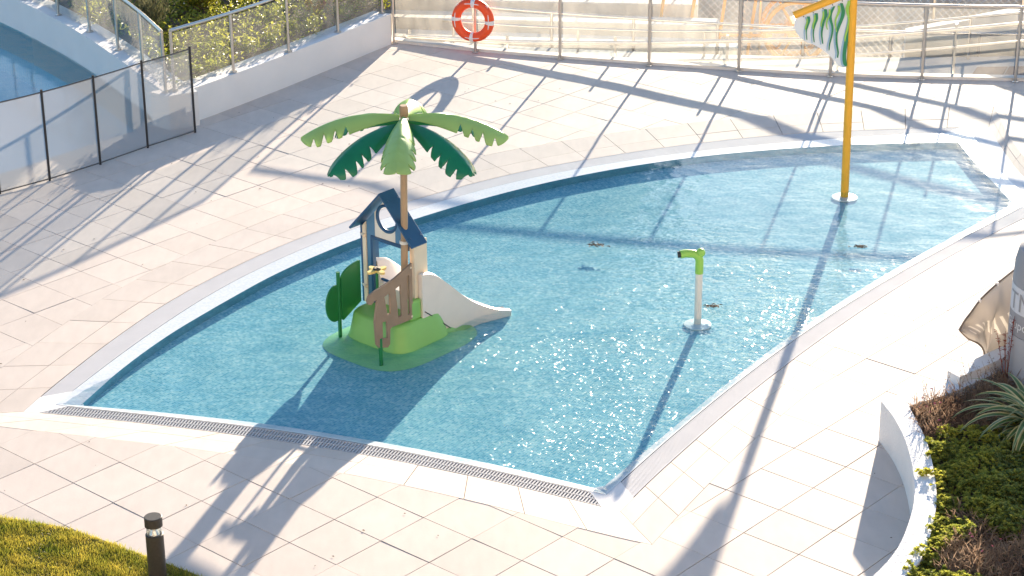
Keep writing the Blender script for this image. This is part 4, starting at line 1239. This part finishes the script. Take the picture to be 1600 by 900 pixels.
# back strip out to y = 44
base = 30 * 13
for r_i, y in enumerate((38, 41, 45)):
    for k in range(13):
        x = -11 + k * .80; vs.append((x, y, garden_z(x, y)))
for r_i in range(3):
    for k in range(12):
        c = base + r_i * 13 + k; fs.append((c, c + 1, c + 14, c + 13))
mb.add(vs, fs)
tag(mb.build('garden_bed', M['soil'], None, True), 'brown soil of the raised garden bed behind the low wall', 'garden bed', kind='structure')

def gpos(rr):
    while True:
        x, y = rr.uniform(-9.5, -1.6), rr.uniform(28.6, 39)
        dl = min((q - Vector((x, y))).length for q in CWB.p[::2]); 
        poly = [(q.x, q.y) for q in reversed(CWB.p)] + [(-9.8, 40), (-1.2, 40), (-1.6, 33.2)] + [(q.x, q.y) for q in reversed(W2B.p)]
        if inside((x, y), poly): return x, y
rr = random.Random(21)
mb = MB(); fl_ = MB()
for _ in range(2600):
    x, y = gpos(rr)
    dens = .5 + .5 * math.sin(x * 1.1 + 1) * math.sin(y * .9)
    bare = ((x + 4.3) / 1.6) ** 2 + ((y - 34.3) / 1.2) ** 2 < 1
    if bare and rr.random() < .8: continue
    h = rr.uniform(.03, .24) * (.5 + .7 * dens)
    c = Vector((x, y, garden_z(x, y) + h))
    for _k in range(rr.randint(8, 15)):
        d = rand_dir(rr, -.3)
        leaf_quad(mb, c + rand_dir(rr, -1) * rr.uniform(.02, .12), d, Vector((0, 0, 1)), rr.uniform(.05, .11), rr.uniform(.03, .055))
    if rr.random() < .010:
        for _k in range(3): leaf_quad(fl_, c + Vector((rr.gauss(0, .02), rr.gauss(0, .02), .1)), rand_dir(rr, 0), Vector((0, 0, 1)), .035, .03)
gc = tag(mb.build('ground_cover', L_['shrub'], fix=False), 'low yellow green leafy plants covering the garden bed', 'plants', kind='stuff')
fl_.build('flower', M['white'], gc, fix=False)['kind'] = 'stuff'
def shrub(name, label, x, y, rx, rz, n, mat, seed, L=.1, W=.03, z0=None, twigs=14, up=.2, cat='shrub', tmat=None):
    rr = random.Random(seed)
    z = garden_z(x, y) if z0 is None else z0
    root = tag(empty(name, (x, y, z)), label, cat)
    tw = MB(); mb = MB(); tips = []
    for k in range(twigs):
        a = rr.uniform(0, 6.3); s = rr.uniform(.2, 1)
        e = Vector((rx * s * math.cos(a), rx * s * math.sin(a), rz * rr.uniform(.6, 1)))
        m_ = Vector((e.x * .4, e.y * .4, e.z * .55))
        tw.tube([(0, 0, 0), m_, e], [.012, .008, .003], 4, False); tips += [(m_, e)]
    for _ in range(n):
        m_, e = rr.choice(tips); c = m_.lerp(e, rr.uniform(0, 1)) + rand_dir(rr, -1) * rr.uniform(0, rx * .25)
        d = (rand_dir(rr, -.2) + Vector((c.x, c.y, 0)) * .5 + Vector((0, 0, up))).normalized()
        leaf_quad(mb, c, d, Vector((0, 0, 1)), L * rr.uniform(.6, 1.3), W)
    tw.build('stem', tmat or L_['stalk'], root, fix=False)
    mb.build('foliage', mat, root, fix=False)
    return root
shrub('shrub', 'wispy grey green shrub above the corner of the balustrades', -5.55, 31.0, .45, .75, 900, L_['grey'], 3, .16, .018, up=1.2)
shrub('shrub', 'wispy grey green shrub at the left edge of the garden bed', -6.9, 33.2, .5, .7, 800, L_['grey'], 4, .15, .02, up=1.0)
shrub('shrub', 'bushy yellow green shrub beside the fallen log', -5.0, 32.6, .55, .42, 900, L_['shrub'], 5, .09, .05)
shrub('shrub', 'dry reddish twiggy shrub at the right end of the garden', -2.95, 32.9, .38, .62, 380, L_['red'], 6, .12, .012, twigs=34, up=.8, tmat=L_['red'])
shrub('shrub', 'pale feathery shrub by the end post of the garden balustrade', -2.35, 33.1, .33, .6, 500, L_['grey'], 7, .13, .014, up=.9)
shrub('shrub', 'dark green shrub on the far side of the fallen log', -4.4, 35.0, .6, .5, 900, L_['sedum_dark'], 8, .09, .05)
shrub('shrub', 'large yellow green shrub at the back of the garden', -6.3, 35.5, .8, .7, 1400, L_['shrub'], 9, .1, .05)
# fallen log
lg_ = tag(empty('fallen_log', (-5.3, 33.6, garden_z(-5.3, 33.6))), 'thick brown fallen log lying across the garden bed', 'log')
pts = []; rads = []
for k in range(13):
    t = k / 12; pts.append((-.6 + 2.6 * t, .15 * math.sin(t * 4) + .1 * t, .22 - .16 * t + .03 * math.sin(t * 9))); rads.append(.30 - .18 * t + .02 * math.sin(k * 2.1))
MB().tube(pts, rads, 18).build('trunk', L_['bark'], lg_, True)
tw = tag(empty('dead_branch', (-3.85, 33.3, garden_z(-3.85, 33.3))), 'bleached curved dead branch beside the fallen log', 'branch')
for s_ in (1, -1):
    MB().tube([(0, 0, 0), (.05 * s_, 0, .18), (.16 * s_, 0, .26), (.20 * s_, .02, .20)], [.014, .012, .010, .005], 6).build('limb', M['white'], tw, True)

# ------------------------------------------------------------------ lawn, lower left
GE = Curve2([(-6.5, 17.55), (-5.105, 17.155), (-4.722, 17.029), (-4.348, 16.928), (-3.934, 16.745), (-3.446, 16.427), (-3.19, 16.255), (-2.816, 16.008), (-2.443, 15.702), (-1.9, 15.2), (-1.4, 14.5)], 6)
lawn_poly = [(q.x, q.y) for q in GE.pts(40)] + [(-1.4, 13.2), (-6.5, 13.2)]
bm = bmesh.new(); fill(bm, lawn_poly, .012); bmesh.ops.recalc_face_normals(bm, faces=bm.faces[:])
me = bpy.data.meshes.new('lawn'); bm.to_mesh(me); bm.free(); me.materials.append(pm('lawn_thatch', (.09, .085, .02), .95, var=.4, vscale=8))
tag(link('lawn', me), 'curved patch of lawn in the lower left corner', 'lawn', kind='structure')
rr = random.Random(5); mb = MB()
cnt_ = 0
while cnt_ < 60000:
    x, y = rr.uniform(-5.3, -1.9), rr.uniform(14.7, 17.3)
    if not inside((x, y), lawn_poly): continue
    cnt_ += 1
    clump = .5 + .5 * math.sin(x * 9 + 2 * math.sin(y * 7)) * math.sin(y * 8 + x * 3)
    h = rr.uniform(.022, .045) * (.75 + .6 * clump); a = rr.uniform(0, 6.3); w = .0035
    lx, ly = rr.gauss(0, .016), rr.gauss(0, .016)
    mb.add([(x - w * math.sin(a), y + w * math.cos(a), .01), (x + w * math.sin(a), y - w * math.cos(a), .01), (x + lx, y + ly, .01 + h)], [(0, 1, 2)])
tag(mb.build('lawn_grass', L_['grass'], fix=False), 'short yellow green grass blades of the lawn', 'grass', kind='stuff')

# ------------------------------------------------------------------ planter at the right
PZ = .43
PLO = Curve2([(1.6, 13.6), (2.35, 14.35), (2.983, 15.176), (3.257, 15.617), (3.44, 16.08), (3.564, 16.507), (3.645, 17.015), (3.683, 17.616), (3.657, 18.115), (3.594, 18.48)], 6)
PLI = Curve2([(1.9, 13.5), (2.65, 14.3), (3.253, 15.173), (3.463, 15.517), (3.652, 16.077), (3.762, 16.504), (3.826, 16.95), (3.878, 17.613), (3.844, 18.377)], 6)
rough_white = pm('rough_white_render', (.80, .79, .78), .85, var=.04, vscale=3, bump=.9, bscale=45)
pw = tag(thick_wall('planter_wall', PLO, PLI, -.05, PZ, 40, rough_white), 'curved white planter wall at the lower right', 'planter wall')
PBO = Curve2([(3.594, 18.484), (3.762, 18.621), (4.229, 18.936), (4.549, 19.232), (5.099, 19.673), (5.9, 20.3)], 6)
PBI = Curve2([(3.846, 18.381), (4.327, 18.685), (4.968, 19.225), (5.75, 19.9)], 6)
pb = thick_wall('planter_wall', PBI, PBO, -.05, PZ - .004, 20, rough_white)
tag(pb, 'straight white planter wall behind the brown dry plants', 'planter wall')
cap = Curve2([(4.33, 18.98), (4.62, 19.22), (5.1, 19.64), (5.85, 20.25)], 6); cap2 = Curve2([(4.42, 18.83), (4.72, 19.08), (5.2, 19.49), (5.95, 20.1)], 6)
tag(thick_wall('raised_coping', cap2, cap, PZ - .02, PZ + .09, 12, rough_white), 'raised white section of the planter wall below the fabric banner', 'wall')
soilp = [(q.x, q.y) for q in PLI.pts(24)] + [(q.x, q.y) for q in PBI.pts(12)][1:] + [(9, 18), (8, 13.4)]
def soil_z(x, y): return .30
bm = bmesh.new(); fill(bm, soilp, .30); bmesh.ops.recalc_face_normals(bm, faces=bm.faces[:])
me = bpy.data.meshes.new('planter_soil'); bm.to_mesh(me); bm.free(); me.materials.append(M['soil'])
tag(link('planter_soil', me), 'dark soil filling the white planter', 'soil', kind='structure')
rr = random.Random(11)
gcov = MB(); dark = MB(); dry = MB(); pink = MB()
cnt_ = 0
while cnt_ < 5200:
    x, y = rr.uniform(2.4, 6.0), rr.uniform(14.2, 19.6)
    if not inside((x, y), soilp) or not in_view(x, y, .4, 1.12): continue
    cnt_ += 1
    ed = min((q - Vector((x, y))).length for q in PLI.p[::3])
    backd = y - (18.38 + (x - 3.844) * .80)                       # distance to back wall (negative inside)
    brown = backd > -.95 + .25 * math.sin(x * 5) or (y < 16.15 + .3 * math.sin(x * 7) and x > 3.75 + .25 * math.sin(y * 6))
    if brown and ed < .16 and y < 17.8: brown = False
    hump = .05 + .10 * (.5 + .5 * math.sin(x * 8 + math.sin(y * 5) * 2) * math.sin(y * 7 + 1)) + .05 * rr.random()
    c = Vector((x, y, .30 + hump + (.03 if ed > .2 else .0)))
    ax = (Vector((rr.gauss(0, .35), rr.gauss(0, .35), 1))).normalized()
    if brown:
        for _k in range(5):
            d = (rand_dir(rr, .0) + Vector((0, 0, .4))).normalized()
            leaf_quad(dry, Vector((x, y, .30 + rr.uniform(0, hump))), d, Vector((0, 0, 1)), rr.uniform(.05, .16), .008)
        if rr.random() < .35: rosette(dark, rr, Vector((x, y, .32)), ax, .03, .015, 6)
        if rr.random() < .02:
            rosette(pink, rr, c + Vector((0, 0, .05)), ax, .02, .016, 8)
    else:
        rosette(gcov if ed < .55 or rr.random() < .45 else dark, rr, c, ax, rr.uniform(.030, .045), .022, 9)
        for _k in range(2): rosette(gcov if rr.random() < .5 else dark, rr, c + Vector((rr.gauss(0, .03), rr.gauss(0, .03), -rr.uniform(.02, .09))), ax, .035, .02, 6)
# a few sprigs hanging over the wall
for q in ((3.80, 16.93), (3.76, 16.95), (3.72, 16.96), (3.69, 16.97), (3.60, 15.95), (3.45, 15.6), (3.40, 15.5), (3.30, 15.3), (3.84, 17.3), (3.80, 16.7)):
    for _k in range(7): rosette(gcov, rr, Vector((q[0] + rr.gauss(0, .03), q[1] + rr.gauss(0, .02), PZ + rr.uniform(.0, .05))), Vector((rr.gauss(-.3, .3), rr.gauss(0, .3), 1)).normalized(), .035, .02, 8)
tag(gcov.build('succulent_cover', L_['sedum'], fix=False), 'yellow green succulent ground cover along the planter edge', 'plants', kind='stuff')
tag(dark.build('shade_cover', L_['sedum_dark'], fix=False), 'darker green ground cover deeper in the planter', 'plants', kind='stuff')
dr_ = tag(dry.build('dry_cover', L_['dry'], fix=False), 'brown dry twiggy plants in the planter', 'plants', kind='stuff')
pk = pink.build('flower', L_['pink'], dr_, fix=False); pk['kind'] = 'stuff'
# thin flowering stalks above the back wall
stk = MB()
for _ in range(46):
    x = rr.uniform(3.9, 5.0); y = 18.38 + (x - 3.844) * .80 - rr.uniform(.05, .35)
    p0 = Vector((x, y, .32)); d = Vector((rr.gauss(-.1, .22), rr.gauss(.05, .2), 1)).normalized(); h = rr.uniform(.18, .42)
    stk.tube([p0, p0 + d * h * .6, p0 + d * h + Vector((rr.gauss(0, .03), 0, 0))], [.003, .0022, .0015], 3, False)
    for _k in range(7): leaf_quad(stk, p0 + d * h * rr.uniform(.6, 1), rand_dir(rr, 0), Vector((0, 0, 1)), .03, .008)
tag(stk.build('dry_stalks', L_['dry'], fix=False), 'thin dry flower stalks standing up behind the planter wall', 'plants', kind='stuff')
rd = MB(); 
rs = tag(empty('red_stemmed_plant', (4.93, 19.0, .30)), 'thin red leaved sprig in front of the grey column', 'plant')
for _ in range(7):
    d = Vector((rr.gauss(0, .12), rr.gauss(0, .1), 1)).normalized(); h = rr.uniform(.45, .85)
    rd.tube([(0, 0, 0), d * h * .6, d * h], [.004, .003, .002], 4, False)
    for _k in range(14): leaf_quad(rd, d * h * rr.uniform(.5, 1), rand_dir(rr, 0), Vector((0, 0, 1)), .035, .014)
rd.build('stem', leaf_mat('red_leaf', (.22, .04, .03), (.35, .10, .06), .3), rs, fix=False)

# ------------------------------------------------------------------ striped strap-leaved plant
def strap_mat():
    m, nt, N, K, b, out = nodes('striped_strap_leaf')
    uv = N.new('ShaderNodeUVMap'); sp_ = N.new('ShaderNodeSeparateXYZ'); K.new(uv.outputs[0], sp_.inputs[0])
    a = N.new('ShaderNodeMath'); a.operation = 'SUBTRACT'; a.inputs[1].default_value = .5; K.new(sp_.outputs[0], a.inputs[0])
    ab = N.new('ShaderNodeMath'); ab.operation = 'ABSOLUTE'; K.new(a.outputs[0], ab.inputs[0])
    cr = N.new('ShaderNodeValToRGB'); e = cr.color_ramp.elements
    e[0].position = .24; e[0].color = (.10, .18, .06, 1); e[1].position = .33; e[1].color = (.55, .50, .25, 1)
    K.new(ab.outputs[0], cr.inputs[0]); K.new(cr.outputs[0], b.inputs['Base Color']); b.inputs['Roughness'].default_value = .4
    tn = N.new('ShaderNodeBsdfTranslucent'); K.new(cr.outputs[0], tn.inputs['Color'])
    ms = N.new('ShaderNodeMixShader'); ms.inputs[0].default_value = .3
    K.new(b.outputs[0], ms.inputs[1]); K.new(tn.outputs[0], ms.inputs[2]); K.new(ms.outputs[0], out.inputs['Surface'])
    return m
SM = strap_mat()
ph_ = tag(empty('strap_leaf_plant', (4.98, 17.85, .32)), 'large plant with long green and cream striped strap leaves', 'plant')
rr = random.Random(77)
for k in range(54):
    az = R(165) + rr.uniform(-1.7, 1.7) if k < 44 else rr.uniform(0, 6.3)
    Ln_ = rr.uniform(.55, 1.0); w0 = rr.uniform(.028, .045); lift = rr.uniform(.25, 1.15); n = 12
    d = Vector((math.cos(az), math.sin(az), 0)); sd = Vector((-math.sin(az), math.cos(az), 0))
    tw_ = rr.uniform(-.5, .5)
    vs = []; fs = []; uvs = []
    pos = Vector((0, 0, .02)); el = R(rr.uniform(35, 80))
    bend = rr.uniform(.06, .16)
    for i in range(n + 1):
        t = i / n
        w = w0 * (1 - t ** 2.2) * (.7 + .6 * min(1, t * 4))
        dirv = d * math.cos(el) + Vector((0, 0, math.sin(el)))
        nr = -d * math.sin(el) + Vector((0, 0, math.cos(el)))
        s2 = (sd * math.cos(tw_ * t) + nr * math.sin(tw_ * t))
        vs += [pos - s2 * w + nr * w * .35, pos, pos + s2 * w + nr * w * .35]
        pos = pos + dirv * (Ln_ / n); el -= bend * (1 + t)
    for i in range(n):
        c = 3 * i; fs += [(c, c + 1, c + 4, c + 3), (c + 1, c + 2, c + 5, c + 4)]
    o = MB().add(vs, fs).build('leaf', SM, ph_, True, fix=False)
    ul = o.data.uv_layers.new(name='UVMap')
    for poly in o.data.polygons:
        for li in poly.loop_indices:
            vi = o.data.loops[li].vertex_index; ul.data[li].uv = ((vi % 3) / 2, vi // 3 / n)

# ------------------------------------------------------------------ grey printed column
cx_, cy_ = 5.37, 19.15
col_o = tag(empty('advertising_column', (cx_, cy_, .30)), 'grey round column with printed lettering at the right edge', 'column')
rad = .42
MB().lathe((0, 0, 0), [(rad + .03, 0), (rad + .035, .10), (rad + .01, .20), (rad, .24), (rad, .58)], 64).build('base', pm('column_grey_light', (.40, .41, .44), .5, var=.03), col_o, True)
MB().lathe((0, 0, .585), [(rad - .001, 0), (rad - .001, .235)], 64).build('print_band', pm('column_grey', (.30, .30, .33), .5, var=.03), col_o, True)
MB().lathe((0, 0, .822), [(rad, 0), (rad, .27)], 64).build('print_band', pm('column_pale', (.62, .63, .68), .5), col_o, True)
MB().lathe((0, 0, 1.094), [(rad - .001, 0), (rad - .01, .22), (rad - .04, .36), (rad - .12, .42)], 64).build('top_cover', bpy.data.materials['column_grey'], col_o, True)
def wrap_text(body, size, z, ang, mat, sx=1.0, spacing=1.0):
    cu = bpy.data.curves.new('lettering', 'FONT'); cu.body = body; cu.size = size; cu.resolution_u = 3; cu.space_character = spacing
    to = bpy.data.objects.new('lettering_tmp', cu); COL.objects.link(to)
    dg_ = bpy.context.evaluated_depsgraph_get()
    me = bpy.data.meshes.new_from_object(to.evaluated_get(dg_))
    bpy.data.objects.remove(to)
    bm = bmesh.new(); bm.from_mesh(me)
    bmesh.ops.triangulate(bm, faces=bm.faces[:])
    for _ in range(2):
        bmesh.ops.subdivide_edges(bm, edges=[e for e in bm.edges if e.calc_length() > size * .12], cuts=1)
        bmesh.ops.triangulate(bm, faces=bm.faces[:])
    for v in bm.verts:
        th = ang + v.co.x * sx / rad
        zz = z + v.co.y
        v.co = Vector(((rad + .0035) * math.cos(th), (rad + .0035) * math.sin(th), zz))
    me2 = bpy.data.meshes.new('lettering'); bm.to_mesh(me2); bm.free(); me2.materials.append(mat)
    return link('lettering', me2, col_o)
view = math.atan2(-cy_, -cx_)
limb = view - math.pi / 2
wrap_text('TM', .27, .855, limb + R(14), bpy.data.materials['column_grey'])
wrap_text('Grupo Inmobiliario', .13, .665, limb + R(10), pm('column_white', (.75, .75, .77), .5))

# ------------------------------------------------------------------ tan fabric banner leaning behind the planter wall
def fabric_mat():
    m, nt, N, K, b, out = nodes('banner_fabric')
    uv = N.new('ShaderNodeUVMap'); sp_ = N.new('ShaderNodeSeparateXYZ'); K.new(uv.outputs[0], sp_.inputs[0])
    def math_(op, a, c=None, v=None):
        q = N.new('ShaderNodeMath'); q.operation = op
        K.new(a, q.inputs[0]) if not isinstance(a, float) else setattr(q.inputs[0], 'default_value', a)
        if c is not None: K.new(c, q.inputs[1])
        if v is not None: q.inputs[1].default_value = v
        return q.outputs[0]
    u, v = sp_.outputs[0], sp_.outputs[1]
    st = math_('LESS_THAN', math_('FRACT', math_('MULTIPLY', math_('ADD', u, math_('MULTIPLY', v, v=.35)), v=17.0)), v=.36)
    ctr = math_('ADD', math_('MULTIPLY', u, v=.42), v=.36)
    bandd = math_('LESS_THAN', math_('ABSOLUTE', math_('SUBTRACT', v, ctr)), v=.105)
    lim = math_('MULTIPLY', math_('GREATER_THAN', u, v=.10), math_('LESS_THAN', u, v=.93))
    f = math_('MULTIPLY', math_('MULTIPLY', st, bandd), lim)
    mx = N.new('ShaderNodeMix'); mx.data_type = 'RGBA'; mx.inputs[6].default_value = (.58, .545, .51, 1); mx.inputs[7].default_value = (.86, .82, .76, 1)
    K.new(f, mx.inputs[0]); K.new(mx.outputs[2], b.inputs['Base Color']); b.inputs['Roughness'].default_value = .8
    tn = N.new('ShaderNodeBsdfTranslucent'); K.new(mx.outputs[2], tn.inputs['Color'])
    ms = N.new('ShaderNodeMixShader'); ms.inputs[0].default_value = .38
    K.new(b.outputs[0], ms.inputs[1]); K.new(tn.outputs[0], ms.inputs[2]); K.new(ms.outputs[0], out.inputs['Surface'])
    return m
bn = tag(empty('fabric_banner', (4.62, 19.42, 0)), 'tan fabric banner with pale stripes slumped behind the planter wall', 'banner')
eu = Vector((.80, .60, 0)); ez = Vector((0, 0, 1)); en = eu.cross(ez)
topc = Curve2([(-.15, .80), (-.10, .88), (.0, .96), (.15, 1.08), (.42, 1.20), (.72, 1.30), (1.25, 1.46)], 6)
botc = Curve2([(-.15, .80), (-.02, .68), (.14, .58), (.24, .48), (.27, .36), (.22, .27), (.60, .16), (1.25, .20)], 6)
n, m = 34, 18
vs = []; fs = []
for i in range(n + 1):
    t = i / n; a = topc.at(t); b_ = botc.at(t)
    for k in range(m + 1):
        q = b_.lerp(a, k / m); s = k / m
        dpt = .10 * math.sin(math.pi * s) * min(1, t * 3) + math.sin(math.pi * s) ** .5 * (.045 * math.sin(9 * t + 5 * s) + .03 * math.sin(23 * t - 7 * s) + .012 * math.sin(47 * t + 9 * s))
        vs.append(eu * q.x + ez * q.y + en * dpt)
for i in range(n):
    for k in range(m):
        c = i * (m + 1) + k; fs.append((c, c + m + 1, c + m + 2, c + 1))
o = MB().add(vs, fs).build('cloth', fabric_mat(), bn, True, fix=False)
ul = o.data.uv_layers.new(name='UVMap')
for poly in o.data.polygons:
    for li in poly.loop_indices:
        vi = o.data.loops[li].vertex_index; ul.data[li].uv = (vi // (m + 1) / n, vi % (m + 1) / m)
md = o.modifiers.new('thick', 'SOLIDIFY'); md.thickness = .004
hem = pm('banner_hem', (.20, .16, .13), .8)
MB().tube([vs[i * (m + 1) + m] for i in range(n + 1)], .010, 8).build('hem', hem, bn, True)
MB().tube([vs[i * (m + 1)] for i in range(n + 1)], .010, 8).build('hem', hem, bn, True)
for i in (8, 14, 22, 29):
    q = vs[i * (m + 1) + m]; MB().box((q.x, q.y, q.z), (.03, .03, .03)).build('clip', M['white'], bn)

# ------------------------------------------------------------------ hotel block beyond the site (out of frame; the water mirrors it)
hb = tag(empty('hotel_block', (-7.5, 120, -1.6)), 'tall pale hotel block far behind the garden, mirrored in the water', 'building')
hw = pm('hotel_wall', (.30, .27, .24), .9, var=.1, vscale=.3); hg = pm('hotel_glass', (.03, .05, .07), .15)
MB().box((0, 0, 25), (33, 14, 50)).build('wall', hw, hb)
MB().box((-31.6, .4, 11), (30, 12, 24)).build('wing', hw, hb)
for fl in range(14):
    mb = MB()
    MB().box((0, -7.6, 2.2 + fl * 3.4), (32, 1.3, .9)).build('balcony', hw, hb)
    for k in range(8): mb.box((-14 + k * 4, -7.03, 4.0 + fl * 3.4), (2.2, .08, 1.9))
    o = mb.build('window', hg, hb); o['kind'] = 'stuff'

# ------------------------------------------------------------------ apartment block the picture is taken from (behind the camera, facing the sun)
ab = tag(empty('apartment_block', (0, -9, -1.6)), 'cream apartment block facing the pool terrace', 'building')
cw = pm('cream_facade', (.56, .49, .42), .9, var=.05, vscale=.4); dgl = pm('facade_glass', (.04, .05, .06), .1)
MB().box((6, 0, 9), (56, 10, 18)).build('wall', cw, ab)
for fl in range(6):
    MB().box((6, 5.7, 1.4 + fl * 3.0), (55, 1.3, .22)).build('balcony_slab', cw, ab)
    for k in range(9):
        d_ = MB().box((-18 + k * 6, 5.04, 2.6 + fl * 3.0), (2.2, .06, 2.1)).build('window', dgl, ab)
